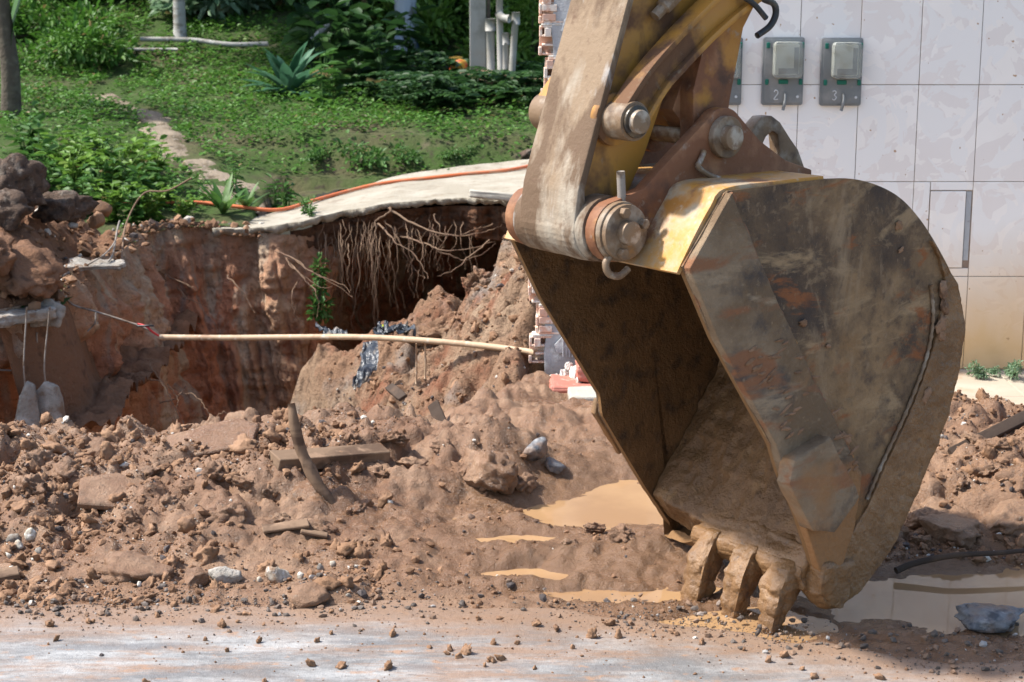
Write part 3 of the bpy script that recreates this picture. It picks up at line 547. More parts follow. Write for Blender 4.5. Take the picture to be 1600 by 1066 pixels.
top = np.stack([SX, SY, SZ], -1); bot = np.stack([SX, SY + .03 + .04 * n2(SX, SY, 9, 3, 153), SZ - th], -1)
V = np.concatenate([top.reshape(-1, 3), bot.reshape(-1, 3)]); F = gridF(nx, ny); nn = nx * ny
F2 = F[:, ::-1] + nn; e = np.arange(nx - 1) * ny; ed = np.stack([e, e + nn, e + ny + nn, e + ny], 1)
e2 = np.arange(ny - 1); sd = np.stack([e2, e2 + 1, e2 + 1 + nn, e2 + nn], 1)
M['path'] = mat('path', (.31, .275, .215), .85, [dict(s=2.4, c=(.38, .345, .28), lo=.45, hi=.62, rr=.7), dict(s=6, c=(.19, .145, .10), lo=.54, hi=.70, a=.8, rr=.7), dict(s=50, c=(.16, .13, .10), lo=.60, hi=.74, a=.6)], [dict(s=30, h=.02, k=.7, rr=.7), dict(s=120, h=.006, k=.6)], spec=.3)
fpo = mk('footpath', V, np.concatenate([F, F2, ed, sd]), M['path'], kind='structure', label='pale concrete footpath slab broken off above the hollow')
# soil layer under it: face, then roof of the hollow
nt2, nv2 = 300, 90
tx = np.linspace(-1.6, 1.0, nt2); fr2 = np.interp(tx, sx_, fr)
vv = np.linspace(0, 1, nv2)
TX = np.repeat(tx[:, None], nv2, 1)
hh = (.26 + .10 * n2(tx, tx * 0, 2, 3, 161))[:, None]
f1 = np.clip(vv / .35, 0, 1)[None]; f2 = np.clip((vv - .35) / .65, 0, 1)[None]
TY = fr2[:, None] + .06 + f1 * .10 + f2 * 4.6; TZ = slab_z(TX) - .06 - f1 * hh - .02 * f2
PP = np.stack([TX, TY, TZ], -1); dn = .10 * fbm(PP, 3.2, 4, 163, .55, True) + .03 * fbm(PP, 12, 3, 165, .5, True)
PP[..., 1] -= dn * (1 - f2) * np.clip(f1 * 4, 0, 1); PP[..., 2] -= dn * f2
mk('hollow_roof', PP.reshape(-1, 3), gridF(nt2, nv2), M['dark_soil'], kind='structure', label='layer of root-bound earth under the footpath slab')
# trail of bare ground left of the bank
nx, ny = 70, 60
cxs = np.linspace(0, 1, nx); tr = curve([at(400, 345, 12.9), at(330, 300, 14), at(270, 255, 15), at(225, 205, 16.6), at(150, 185, 17.6)], nx)
wd_ = np.linspace(.42, .16, nx)
ac = np.linspace(-1, 1, ny)
BX = tr[:, 0][:, None] + ac[None] * wd_[:, None] * .9 * (1 + .3 * n2(cxs, cxs * 0, 6, 2, 171))[:, None]; BY = np.repeat(tr[:, 1][:, None], ny, 1) + .3 * ac[None] * 0
mk('trail', np.stack([BX, BY, hill_h(BX, BY) + .012 - .06 * np.abs(ac[None]) ** 3 + .04 * n2(BX, BY, 3, 3, 173)], -1).reshape(-1, 3), gridF(nx, ny), M['sand'], kind='structure', label='bare stony trail running up through the weeds')

# ------------------------------------------------------------------ the excavator: stick, linkage and bucket
ex = empty('excavator_arm', (.4804, 4.88, 0), (0, 0, R(38)), label='muddy yellow excavator arm with its bucket resting teeth down on the street', cat='excavator')
def cyl(x, z, r, y0, y1, n=28, w=.004, r2=None):
    a = np.arange(n) * 2 * math.pi / n; r2 = r if r2 is None else r2
    V = [(x + r * math.cos(t), y0, z + r * math.sin(t)) for t in a] + [(x + r2 * math.cos(t), y1, z + r2 * math.sin(t)) for t in a]
    F = [list(range(n)), list(range(n, 2 * n))[::-1]] + [[i, (i + 1) % n, n + (i + 1) % n, n + i] for i in range(n)]
    return bev(V, F, w, 2)
def part(name, VF, m, parent=ex, sm=False, **k):
    o = mk(name, VF[0], VF[1], M[m], parent, smooth=sm, **k)
    return o
def shade(o, ang=40):
    me = o.data; me.polygons.foreach_set('use_smooth', [True] * len(me.polygons)); me.set_sharp_from_angle(angle=R(ang)); return o
prof = np.array([(.0, 1.242), (.162, 1.443), (.576, 1.443), (.736, 1.430), (.906, 1.376), (1.038, 1.293), (1.16, 1.176), (1.253, 1.059), (1.299, .923), (1.293, .792), (1.253, .664), (1.196, .540), (1.122, .419), (1.019, .260), (.928, .167), (.837, .098), (.745, .071), (.683, .085), (.625, .150)])
BW = .78
prof[3:16, 0] -= np.array([.004, .010, .020, .027, .032, .034, .030, .026, .022, .022, .022, .022, .022])
def resample(p, n):
    d = np.concatenate([[0], np.cumsum(np.linalg.norm(np.diff(p, axis=0), axis=1))]); t = np.linspace(0, d[-1], n)
    return np.stack([np.interp(t, d, p[:, 0]), np.interp(t, d, p[:, 1])], 1)
pc = np.concatenate([prof[:3], curve(np.c_[prof[2:], np.zeros(len(prof) - 2)], 90)[1:, :2]])
# wrapper shell
n1, n2_ = 150, 70
pr = resample(pc, n1); tg = np.gradient(pr, axis=0); nr = np.stack([-tg[:, 1], tg[:, 0]], 1); nr /= np.linalg.norm(nr, axis=1)[:, None]   # outward
yy = np.linspace(.003, BW - .003, n2_)
te = np.arange(n1)[:, None] * (1 - .040 * ss(.48, .76, yy))[None]; XX = np.interp(te, np.arange(n1), pr[:, 0]); ZZ = np.interp(te, np.arange(n1), pr[:, 1]); YY = np.repeat(yy[None], n1, 0)
out = np.stack([XX, YY, ZZ], -1); inn = out - np.stack([np.repeat(nr[:, 0][:, None], n2_, 1), 0 * XX, np.repeat(nr[:, 1][:, None], n2_, 1)], -1) * .022
thick = (.016 * fbm(out, 7, 4, 201, .55, True) + .02 * fbm(out, 2.5, 2, 203) + .02) * ss(1.25, .75, ZZ)
inn -= np.stack([np.repeat(nr[:, 0][:, None], n2_, 1), 0 * XX, np.repeat(nr[:, 1][:, None], n2_, 1)], -1) * np.clip(thick, 0, 1)[..., None]
V = np.concatenate([out.reshape(-1, 3), inn.reshape(-1, 3)]); F = gridF(n1, n2_); nn = n1 * n2_
e = np.arange(n2_ - 1); e1 = np.stack([e, e + 1, e + 1 + nn, e + nn], 1); b = (n1 - 1) * n2_; e2 = np.stack([b + e + 1, b + e, b + e + nn, b + e + 1 + nn], 1)
s = np.arange(n1 - 1) * n2_; s1 = np.stack([s + n2_, s, s + nn, s + n2_ + nn], 1); s2 = s1[:, ::-1] + n2_ - 1
bucket = mk('bucket', V, np.concatenate([F[:, ::-1], F + nn, e1, e2, s1, s2]), M['steel'], ex)
def mudattr(o, val):
    a = o.data.attributes.new('mud', 'FLOAT', 'POINT'); a.data.foreach_set('value', np.asarray(val, np.float32))
mudattr(bucket, np.concatenate([(ss(.6, .2, ZZ) + .25 * fbm(out, 5, 3, 205)).ravel(), (.85 + .25 * fbm(inn, 4, 3, 207)).ravel()]))
bucket.data.materials.append(M['mud_shade_tone']); mi = np.zeros(len(bucket.data.polygons), np.int32); mi[len(F):2 * len(F)] = 1; bucket.data.polygons.foreach_set('material_index', mi)
shade(bucket, 50)
# side plates as fine radial sheets so that the caked mud has relief
front = np.array([(.625, .150), (.60, .215), (.515, .406), (.430, .560), (.389, .658), (.13, 1.015), (.0, 1.242)])
front_far = np.array([(.765, .087), (.716, .136), (.604, .283), (.495, .443), (.40, .585), (.389, .658), (.13, 1.015), (.0, 1.242)])
outl_near = resample(np.concatenate([pc, front[1:]]), 260)[:-1]
outl_far = resample(np.concatenate([pc[:-9], front_far]), 260)[:-1]
def sideplate(y0, y1, flip, seed, name, lab=None):
    outl = outl_far if flip else outl_near; c = np.array([.62, .80]); k = np.linspace(1, 0, 64) ** .85
    G = c + (outl * 1.0 - c)[:, None] * k[None, :, None]; G = G.transpose(1, 0, 2)       # rings x outline
    grow = outl + (outl - c) / np.linalg.norm(outl - c, axis=1)[:, None] * .010
    G[0] = grow; G[1] = .5 * (grow + outl)
    q = np.stack([G[..., 0], 0 * G[..., 0] + seed, G[..., 1]], -1)
    mudm = ss(.50, .28, G[..., 1] + .25 * (G[..., 0] - .75) + .10 * fbm(q, 4, 3, seed)) + .35 * np.clip(fbm(q, 3.2, 4, seed + 4) - .12, 0, 1) * 2
    h = (.010 * np.clip(mudm, 0, 1.2) * (1 + fbm(q, 14, 4, seed + 7, .55, True)) + .0015 * fbm(q, 9, 3, seed + 9))
    h[0] *= 0; sgn = -1 if not flip else 1
    A = np.stack([G[..., 0], y0 + sgn * h, G[..., 1]], -1); B = np.stack([G[..., 0], 0 * h + y1, G[..., 1]], -1)
    m = G.shape[0]; n = G.shape[1]; F = gridF(m, n, True); nn = m * n
    ed = np.stack([np.arange(n), (np.arange(n) + 1) % n, (np.arange(n) + 1) % n + nn, np.arange(n) + nn], 1)
    Fs = np.concatenate([F if flip else F[:, ::-1], (F[:, ::-1] if flip else F) + nn, ed if not flip else ed[:, ::-1]])
    o = mk(name, np.concatenate([A.reshape(-1, 3), B.reshape(-1, 3)]), Fs, M['steel'], bucket)
    mudattr(o, np.concatenate([np.clip(mudm, 0, 1).ravel(), np.full(nn, .95)])); shade(o, 45)
    o.data.materials.append(M['mud_shade_tone']); mi = np.zeros(len(o.data.polygons), np.int32); mi[len(F):2 * len(F)] = 1; o.data.polygons.foreach_set('material_index', mi)
    if lab: o['label'] = lab
    return o
sideplate(-.020, .001, False, 211, 'side_plate', 'scraped dark side plate of the bucket with dried mud smears')
sideplate(BW + .020, BW - .001, True, 231, 'side_plate')
# front wear plates on both cheeks, heel strips, side cutters
band = [(-.004, 1.246), (.158, 1.450), (.339, 1.143), (.521, .861), (.781, .493), (.76, .33), (.70, .19), (.622, .155), (.505, .406), (.425, .545), (.378, .658), (.122, 1.015)]
heel = [(1.10, 1.215), (1.168, 1.184), (1.265, 1.064), (1.312, .925), (1.306, .79), (1.265, .660), (1.207, .534), (1.132, .412), (1.028, .252), (.935, .157), (.84, .086), (.745, .058), (.672, .074), (.72, .20), (.80, .30), (.875, .382), (.953, .505), (1.055, .652), (1.14, .813), (1.17, .95), (1.15, 1.07)]
cutter_far = [(.395, .575), (.405, .625), (.50, .64), (.58, .45), (.51, .41)]
cutter = [(.385, .545), (.405, .615), (.560, .660), (.715, .44), (.60, .345), (.500, .372)]
ho = resample(pc[len(pc) // 3:], 60); ho = ho[ho[:, 1] < 1.24]; hi_ = curve(np.array([(x - .034, 0, z) for x, z in ((.735, .19), (.80, .30), (.875, .382), (.953, .505), (1.055, .652), (1.14, .813), (1.19, .95), (1.205, 1.06), (1.165, 1.155), (1.125, 1.215))]), 30)[:, [0, 2]]
heel = [tuple(q + (q - np.array([.62, .8])) / np.linalg.norm(q - np.array([.62, .8])) * .0105) for q in ho] + [tuple(q) for q in hi_]
for sd in (0, 1):
    def yv(a): return a if sd == 0 else BW - a
    for nm, pl, a, bb, mt, sb, nz in (('wear_plate', band, -.046, -.016, 'steel_wear', 6, .005), ('heel_strip', heel, -.034, -.017, 'mud_wet', 6, .008), ('side_cutter', cutter if sd == 0 else cutter_far, -.098 if sd == 0 else -.06, -.040, 'steel_wear', 5, .008)):
        if sd == 1 and nm != 'side_cutter': continue
        V, F = plate(pl, *sorted((yv(a), yv(bb))), w=.004, sub=sb, noise=nz, nsc=10, seed=240 + sd)
        o = mk(nm, V, F, M[mt], bucket); shade(o, 45)
        if mt == 'steel_wear':
            m_ = ss(.72, .35, V[:, 2] + .25 * fbm(V, 5, 3, 243)) * .55 + .6 * np.clip(fbm(V * [1, 1, 2.2], 6, 3, 247), 0, 1) * ss(1.15, .9, V[:, 2])
            mudattr(o, m_ if nm == 'wear_plate' else .3 + .4 * fbm(V, 6, 3, 249))
bead = curve(np.array([(.165, -.030, 1.445), (.342, -.030, 1.143), (.524, -.030, .861), (.66, -.030, .668), (.784, -.030, .493)]), 70)
V, F = tube(bead, .007 + .0025 * np.sin(np.arange(70) * 2.1) + .002 * rng.normal(size=70), 7); mk('weld_bead', V, F, M['rust'], bucket)
bead = curve(np.array([(1.10, -.028, 1.07), (1.12, -.028, .95), (1.094, -.028, .820), (1.009, -.028, .660), (.907, -.028, .513), (.831, -.028, .391)]), 60)
V, F = tube(bead, .006 + .002 * np.sin(np.arange(60) * 2.3), 7); mk('weld_bead', V, F, M['dirty_metal'], bucket)
# caked clumps on the near cheek
for i in range(46):
    t = rng.uniform(0, 1); zc_ = .95 - .5 * t + rng.normal(0, .05); xc_ = np.interp(zc_, [.4, .66, 1.0], [.62, .44, .20]) + rng.uniform(0, .26)
    put('mud_clump', lib[i % 14], None, bucket, (xc_, -.046, zc_), (0, rng.uniform(-.6, .2), 0), (rng.uniform(.012, .034), .006, rng.uniform(.007, .013)))
for (a, c, s_) in ((1.155, 1.05, .035), (1.17, .99, .03), (1.15, .93, .034), (1.165, .89, .026), (.93, 1.28, .018), (.945, 1.20, .015), (.62, .93, .012), (1.10, .70, .03), (.71, .62, .03), (.50, 1.02, .016)):
    put('mud_clump', lib[int(a * 100) % 14], None, bucket, (a, -.026 if a < 1.1 else -.034, c), (0, rng.uniform(0, 3), 0), (s_, s_ * .45, s_ * 1.2))
# top plate in worn yellow paint
tp = np.array([(-.012, 1.226), (.0, 1.246), (.060, 1.335), (.115, 1.405), (.165, 1.447), (.38, 1.4505), (.58, 1.450)])
tpc = resample(np.concatenate([tp[:1], curve(np.c_[tp[1:], np.zeros(6)], 40)[:, :2]]), 46)
tgn = np.gradient(tpc, axis=0); tn = np.stack([-tgn[:, 1], tgn[:, 0]], 1); tn /= np.linalg.norm(tn, axis=1)[:, None]
ny_ = 30; ys_ = np.linspace(-.012, BW + .012, ny_)
def tpl(off): q = tpc + tn * off; return np.stack([np.repeat(q[:, 0][:, None], ny_, 1), np.repeat(ys_[None], 46, 0), np.repeat(q[:, 1][:, None], ny_, 1) + .003 * n2(np.repeat(q[:, 0][:, None], ny_, 1), np.repeat(ys_[None], 46, 0), 6, 3, 261)], -1).reshape(-1, 3)
F = gridF(46, ny_); nn = 46 * ny_
e = np.arange(ny_ - 1); b = 45 * ny_; s = np.arange(45) * ny_
top_o = mk('top_plate', np.concatenate([tpl(.012), tpl(-.002)]), np.concatenate([F[:, ::-1], F + nn, np.stack([e, e + 1, e + 1 + nn, e + nn], 1), np.stack([b + e + 1, b + e, b + e + nn, b + e + 1 + nn], 1), np.stack([s + ny_, s, s + nn, s + ny_ + nn], 1), np.stack([s, s + ny_, s + ny_ + nn, s + nn], 1) + ny_ - 1]), M['yellow_worn'], bucket, label='worn bright yellow paint on the bucket top')
shade(top_o, 50)
# lip and teeth
V, F = plate([(.578, .205), (.572, .165), (.595, .125), (.65, .100), (.74, .09), (.76, .14), (.72, .26), (.64, .262)], .004, .545, w=.012, sub=9, noise=.026, nsc=7, seed=271)
V[:, 0] += .11 * ss(.46, .72, V[:, 1]); V[:, 2] -= .05 * ss(.46, .72, V[:, 1]); V[:, 0] += .02 * n2(V[:, 1], V[:, 1] * 0, 7, 2, 273)
shade(mk('lip', V, F, M['mud_wet'], bucket), 60)
# wet mud still packed in the bucket
nyf, nzf = 90, 100
fyv = np.linspace(.006, BW - .006, nyf); fzv = np.linspace(.10, .95, nzf); FYv, FZv = np.meshgrid(fyv, fzv, indexing='ij')
mn = np.interp(FZv, [.10, .15, .215, .406, .56, .658, 1.0], [.65, .625, .60, .515, .43, .389, .14]); mf = np.interp(FZv, [.087, .136, .283, .443, .601, .658, 1.0], [.765, .716, .604, .495, .40, .389, .14])
kf = ss(.45, .78, FYv); mo = mn * (1 - kf) + mf * kf
zt = .40 + .20 * ss(.0, .70, FYv) + .12 * n2(FYv, FYv * 0, 6, 3, 275)
q3 = np.stack([mo, FYv, FZv], -1)
fs = np.maximum(.592 + .70 * (FZv - .18), mo + .01) - .03 * np.exp(-((FYv - .39) / .3) ** 2) * ss(.2, .5, FZv) + .03 * fbm(q3, 4, 3, 277) + .02 * fbm(q3, 12, 4, 279, .6, True)
bk_in = np.interp(FZv, prof[9:18, 1][::-1], prof[9:18, 0][::-1]) - .02
fs = np.minimum(fs, bk_in)
mk('mud_fill', np.stack([fs, FYv, FZv], -1).reshape(-1, 3), gridF(nyf, nzf), M['mud_packed'], bucket)
def tooth(yc, seed):
    sec = [(.215, .590, .65, .034), (.19, .548, .66, .044), (.13, .512, .635, .046), (.09, .502, .61, .044), (.04, .494, .575, .039), (-.02, .488, .545, .031), (-.055, .492, .525, .020)]
    n = 10; V = []; F = []
    for z, a, bq, hy in sec:
        pts = [(a, -hy), (bq, -hy * .85), (bq, hy * .85), (a, hy)]
        ring = []
        for q in range(4):
            p0, p1 = np.array(pts[q]), np.array(pts[(q + 1) % 4])
            for t in np.linspace(0, 1, n, endpoint=False): ring.append(p0 + (p1 - p0) * t)
        V.append([(p[0], p[1] + yc, z) for p in ring])
    V = np.array(V); m = len(sec)
    # refine along the length
    zz = np.linspace(0, m - 1, 44); V2 = np.stack([np.stack([np.interp(zz, range(m), V[:, i, k]) for k in range(3)], -1) for i in range(4 * n)], 1)
    ce = V2.mean(1, keepdims=True); dv = V2 - ce; dl = np.linalg.norm(dv, axis=-1, keepdims=True)
    soft = V2 * .62 + (ce + dv / dl * dl.mean(1, keepdims=True)) * .38
    V2 = soft + dv / dl * (.018 * fbm(soft, 14, 4, seed, .62, True) + .022 * fbm(soft, 5, 2, seed + 3))[..., None]
    V2[..., 2] = soft[..., 2]
    F = gridF(44, 4 * n, True).tolist() + [list(range(43 * 4 * n, 44 * 4 * n))[::-1]] + [list(range(4 * n))]
    return V2.reshape(-1, 3), F
for i, yc in enumerate((.085, .255, .43)):
    shade(mk('tooth', *tooth(yc, 280 + i), M['mud_wet'], bucket), 60)
# stump of the corner shroud at the near end of the lip
V, F = plate([(.61, .22), (.60, .12), (.655, .058), (.72, .05), (.76, .10), (.76, .2)], -.05, .05, w=.012, sub=6, noise=.016, nsc=11, seed=291)
shade(mk('corner_shroud', V, F, M['mud_wet'], bucket), 60)
# ears
def arcpts(cx_, cz_, r, a0, a1, n=12): return [(cx_ + r * math.cos(R(t)), cz_ + r * math.sin(R(t))) for t in np.linspace(a0, a1, n)]
HX, HZ, LX, LZ = -.078, 1.333, .342, 1.581
ear = arcpts(HX, HZ, .092, 270, 115, 12) + [(.02, 1.448), (.10, 1.51)] + arcpts(LX, LZ, .088, 140, 42, 10) + [(.50, 1.56), (.62, 1.49), (.74, 1.452), (.74, 1.43), (.16, 1.43), (.03, 1.25), (-.02, 1.245)]
for y0, y1 in ((.180, .222), (.558, .600)):
    e_o = part('ear', plate(ear, y0, y1, w=.005), 'rust', bucket); shade(e_o, 35)
    part('pin_collar', cyl(LX, LZ, .064, y0 - .022, y0 + .002) if y0 < .3 else cyl(LX, LZ, .064, y1 - .002, y1 + .022), 'dirty_metal', bucket)
for o in (part('pin', cyl(LX, LZ, .037, .130, .650, 28, .005), 'pin', bucket), part('pin', cyl(HX, HZ, .036, .118, .662, 28, .005), 'pin', bucket),
          part('hinge_boss', cyl(HX, HZ, .088, .160, .182), 'dirty_metal', bucket), part('keeper_plate', cyl(HX, HZ, .082, .142, .160), 'dirty_metal', bucket)): shade(o, 35)
for a in (60, 205, -25, ): part('bolt', cyl(HX + .062 * math.cos(R(a + 45)), HZ + .062 * math.sin(R(a + 45)), .016, .122, .144, 6, .003), 'dirty_metal', bucket)
eye = [(x + .045, z + (.022 if z > 1.45 else 0)) for x, z in [(.600, 1.44), (.598, 1.51), (.618, 1.56), (.655, 1.588), (.70, 1.588), (.74, 1.565), (.79, 1.51), (.83, 1.47), (.87, 1.42), (.74, 1.42), (.742, 1.47), (.732, 1.525), (.705, 1.538), (.675, 1.52), (.655, 1.485), (.65, 1.44)]]
shade(part('lifting_eye', plate(eye, .365, .412, w=.006), 'dirty_metal', bucket), 35)
part('keeper_wire', tube(curve([(.255, .172, 1.545), (.235, .168, 1.515), (.225, .165, 1.50), (.26, .16, 1.475), (.315, .155, 1.455)], 14), .0085), 'pin', bucket, True)
part('rebar_peg', tube(curve([(-.055, .19, 1.40), (-.058, .19, 1.45), (-.062, .19, 1.505)], 10), .0125), 'wire', bucket, True)
part('hook', tube(curve([(-.115, .17, 1.27), (-.137, .165, 1.245), (-.128, .16, 1.215), (-.09, .158, 1.205), (-.055, .16, 1.222)], 14), .011), 'pin', bucket, True)
# stick
fl = lambda z: -.155 + (z - 1.428) * .337
stick = arcpts(HX, HZ, .084, 300, 165, 12) + [(fl(1.45), 1.45), (fl(3.4), 3.4), (1.10, 3.4), (.72, 2.62), (.349, 1.985), (.198, 1.704), (.124, 1.536), (.045, 1.40)]
st = part('stick', plate(stick, .290, .492, w=.006), 'yellow', ex, label='scuffed yellow and rust coloured stick of the arm'); shade(st, 35)
fp = arcpts(HX, HZ, .100, 285, 170, 12) + [(fl(1.45) - .014, 1.45), (fl(2.2) - .014, 2.2), (fl(3.4) - .014, 3.4), (fl(3.4) + .012, 3.4), (fl(1.45) + .010, 1.45), (HX - .05, HZ - .02), (HX, HZ - .06)]
o = part('front_plate', plate(fp, .262, .520, w=.006, sub=8, noise=.004, nsc=7, seed=301), 'arm_dirty', st, label='mud-streaked pale front plate of the stick'); shade(o, 40)
shade(part('hinge_tube', cyl(HX, HZ, .098, .226, .554, 32, .006), 'arm_dirty', st), 35)
PX, PZ = -.018, 1.647
for y0, y1 in ((.178, .292), (.490, .604)): shade(part('pin_boss', cyl(PX, PZ, .058, y0, y1, 28, .006), 'dirty_metal', st), 35)
shade(part('boss_flange', cyl(PX, PZ, .078, .262, .292, 28, .006), 'yellow', st), 35)
shade(part('grease_ring', cyl(PX, PZ, .048, .168, .180, 28, .004), 'grease', st), 35)
shade(part('pin', cyl(PX, PZ, .035, .150, .630, 28, .005), 'pin', st), 35)
part('hose_fitting', tube(np.array([(.13, .265, 1.94), (.155, .262, 1.962), (.16, .262, 1.966), (.20, .258, 2.0), (.205, .258, 2.005), (.27, .26, 2.06)]), [.018, .018, .026, .026, .018, .018], 8), 'dirty_metal', st)
# curved side links, bucket link, rod
cl = curve([(PX, 0, PZ), (.075, 0, 1.755), (.165, 0, 1.83), (.275, 0, 1.912), (.39, 0, 1.985), (.50, 0, 2.045), (.60, 0, 2.085)], 30)[:, [0, 2]]
ct = np.gradient(cl, axis=0); cn = np.stack([-ct[:, 1], ct[:, 0]], 1); cn /= np.linalg.norm(cn, axis=1)[:, None]
hw = np.interp(np.arange(30), [0, 6, 15, 29], [.048, .044, .046, .055])[:, None]
def strip(a, bq): p = cl + cn * hw * a; q = cl + cn * hw * bq; return [tuple(x) for x in p] + [tuple(x) for x in q[::-1]]
for y0, y1 in ((.186, .256), (.526, .596)):
    lk = part('curved_link', plate(strip(.97, -.97), y0 + .022, y1 - .012, w=.003), 'yellow', ex); shade(lk, 35)
    for a, bq in ((1.12, .72), (-.72, -1.12)): shade(part('flange', plate(strip(a, bq), y0, y1, w=.004), 'yellow', lk), 35)
bl = [(.275, 1.56)] + arcpts(LX, LZ, .072, 200, 330, 8) + [(.425, 1.68), (.475, 1.90), (.60, 2.08), (.62, 2.16), (.54, 2.18), (.44, 2.12), (.33, 1.92), (.27, 1.72)]
blo = part('bucket_link', plate(bl, .240, .300, w=.006), 'rust', ex); shade(blo, 35)
shade(part('cheek', plate(bl, .480, .540, w=.006), 'rust', blo), 35)
shade(part('web', plate([(.24, 1.66), (.30, 1.60), (.41, 1.66), (.46, 1.90), (.58, 2.06), (.54, 2.15), (.36, 1.92)], .298, .482, w=.004), 'rust', blo), 35)
shade(part('pin', cyl(.59, 2.10, .037, .15, .63), 'pin', blo), 35)
part('cylinder_rod', tube(np.array([(.59, .39, 2.10), (.75, .39, 2.5), (1.12, .39, 3.42)]), .045, 20), 'pin', ex, True)
part('hose_hook', tube(curve([(.44, .19, 2.03), (.50, .19, 1.99), (.552, .19, 1.972), (.562, .19, 1.94), (.538, .19, 1.905), (.484, .19, 1.878)], 22), .0105), 'black_rubber', ex, True)
part('hose', tube(curve([(.41, .18, 1.995), (.455, .175, 1.97), (.50, .17, 1.93)], 10), .009), 'black_rubber', ex, True)

# ------------------------------------------------------------------ tiled house wall on the right
WY = 8.70
wall = empty('house_wall', (0, 0, 0), label='white tiled house wall broken off at its left end', cat='wall')
zr = np.arange(0, 3.31, .055)
lx = .205 + .05 * n2(zr, zr * 0, 1.3, 3, 401) + .02 * n2(zr, zr * 0, 9, 2, 403) - .05 * ss(1.0, .3, zr)
poly = [(4.6, 0.0), (4.6, 3.3)] + [(lx[i], zr[i]) for i in range(len(zr) - 1, -1, -1)]
shade(mk('masonry', *plate(poly, WY + .022, WY + .15, w=.003), M['plaster'], wall), 30)
# grey plaster skin with a torn edge
poly = [(.70, .12), (.70, 3.3)] + [(lx[i] + .075 + .03 * math.sin(i * 1.7), max(zr[i], .12)) for i in range(len(zr) - 1, 1, -1)]
shade(mk('plaster_skin', *plate(poly, WY + .002, WY + .021, w=.003), M['plaster'], wall), 30)
for i in range(8):       # comb marks left in the plaster
    x = lx[7] + .10 + i * .016
    mk('plaster_ridge', *bev(*box(x, x + .007, WY - .005, WY + .0015, .10, .36 - .02 * i), .002, 1), M['plaster'], wall, smooth=False)
# broken hollow bricks showing their cells
def hollow_brick(L, seed):
    r_ = random.Random(seed); ps = [box(0, L, .085, .098, 0, .145)]
    for k in range(4):
        z = k * .0455; ps.append(box(.013, L - .002 * k, r_.uniform(0, .03), .0845, z, z + .011))
    for k in range(3):
        if r_.random() < .75: ps.append(box(r_.uniform(-.006, .0), .0125, r_.uniform(.0, .03), .0846, k * .0455 - r_.uniform(0, .004), k * .0455 + r_.uniform(.03, .052)))
        if r_.random() < .4: ps.append(box(.015, r_.uniform(.04, .09), -.002, .0085, k * .0455 + .0115, k * .0455 + .045))
    ps.append(box(L - .035, L - .024, .012, .0843, .0115, .134)); ps.append(box(r_.uniform(.0, .03), r_.uniform(.03, .06), .001, .011, 0.0915, .1355))
    return join([bev(*p, .0025, 1) for p in ps])
hb = [mesh('hollow_brick', *hollow_brick(.12, i), smooth=False) for i in range(5)]
for m_ in hb: m_.materials.append(M['brick'])
for i in range(21):
    z = .06 + i * .158; x = float(np.interp(z, zr, lx)) - rng.uniform(.055, .085)
    put('hollow_brick', hb[i % 5], None, wall, (x, WY + .012 + rng.uniform(0, .01), z), (0, rng.uniform(-.03, .03), 0), (1.0, 1, 1))
    mk('mortar', *bev(*box(x + .002 + rng.uniform(0, .02), x + .12, WY + .02, WY + .10, z + .1462, z + .1575), .003, 1, sub=3, noise=.006, nsc=30, seed=i), M['plaster_white'], wall)
# tiles, one by one
TX0, TW, TZ0, THH = 1.73, .30, .04, .4855
tile_me = mesh('wall_tile', *bev(*box(.0015, TW - .0015, -.008, 0, .0015, THH - .0015), .0025, 2), smooth=False); tile_me.materials.append(M['tile'])
for c in range(-4, 10):
    for r_ in range(7):
        if c == -4 and r_ in (0, 1, 3, 5): continue
        if c == 1 and r_ == 1: continue
        if TZ0 + (r_ + 1) * THH > 3.45: continue
        put('wall_tile', tile_me, None, wall, (TX0 + c * TW, WY + rng.uniform(-.0012, .0012), TZ0 + r_ * THH), (rng.normal(0, .0015), 0, rng.normal(0, .0015)))
mk('tile_bed', *bev(*box(.80, 4.59, WY + .001, WY + .0215, .02, 3.29), 0), M['grout'], wall, smooth=False)
# the cut tile with a slot and a loose square cover
x0, z0 = TX0 + TW, TZ0 + THH
a0 = at(1453, 298, WY); a1 = at(1521, 413, WY); a1[0] = x0 + TW - .001
def wtile(x0_, x1_, z0_, z1_, dy=0): return mk('wall_tile', *bev(*box(x0_, x1_, WY - .008 + dy, WY + dy, z0_, z1_), .002, 1), M['tile'], wall, smooth=False)
wtile(x0 + .0015, a0[0] - .002, z0 + .0015, z0 + THH - .0015)
wtile(a0[0] + .002, x0 + TW - .0015, a0[2] + .003, z0 + THH - .0015); wtile(a0[0] + .002, x0 + TW - .0015, z0 + .0015, a1[2] - .02)
wtile(a0[0] + .003, a1[0] - .034, a1[2] - .016, a0[2] - .002, -.003)
mk('cut_slot', *bev(*box(a1[0] - .030, a1[0] - .003, WY - .003, WY + .0005, a1[2] + .02, a0[2] - .003), .001, 1), M['plaster'], wall, smooth=False)
if a1[0] < x0 + TW - .006: wtile(a1[0], x0 + TW - .0015, a1[2] - .016, a0[2] - .002)
mk('ochre_tile', *bev(*box(.42, .53, WY - .006, WY + .0015, .05, .40), .002, 1), M['ochre'], wall, smooth=False)
# the rest of the room behind: return wall and roof slab
mk('return_wall', *bev(*box(1.6, 1.75, WY + .155, 13.0, 0, 3.28), .005, 1), M['plaster'], wall, smooth=False)
mk('roof_slab', *bev(*box(.9, 4.7, WY + .0, 13.2, 3.31, 3.42), .005, 1), M['concrete'], wall, smooth=False)

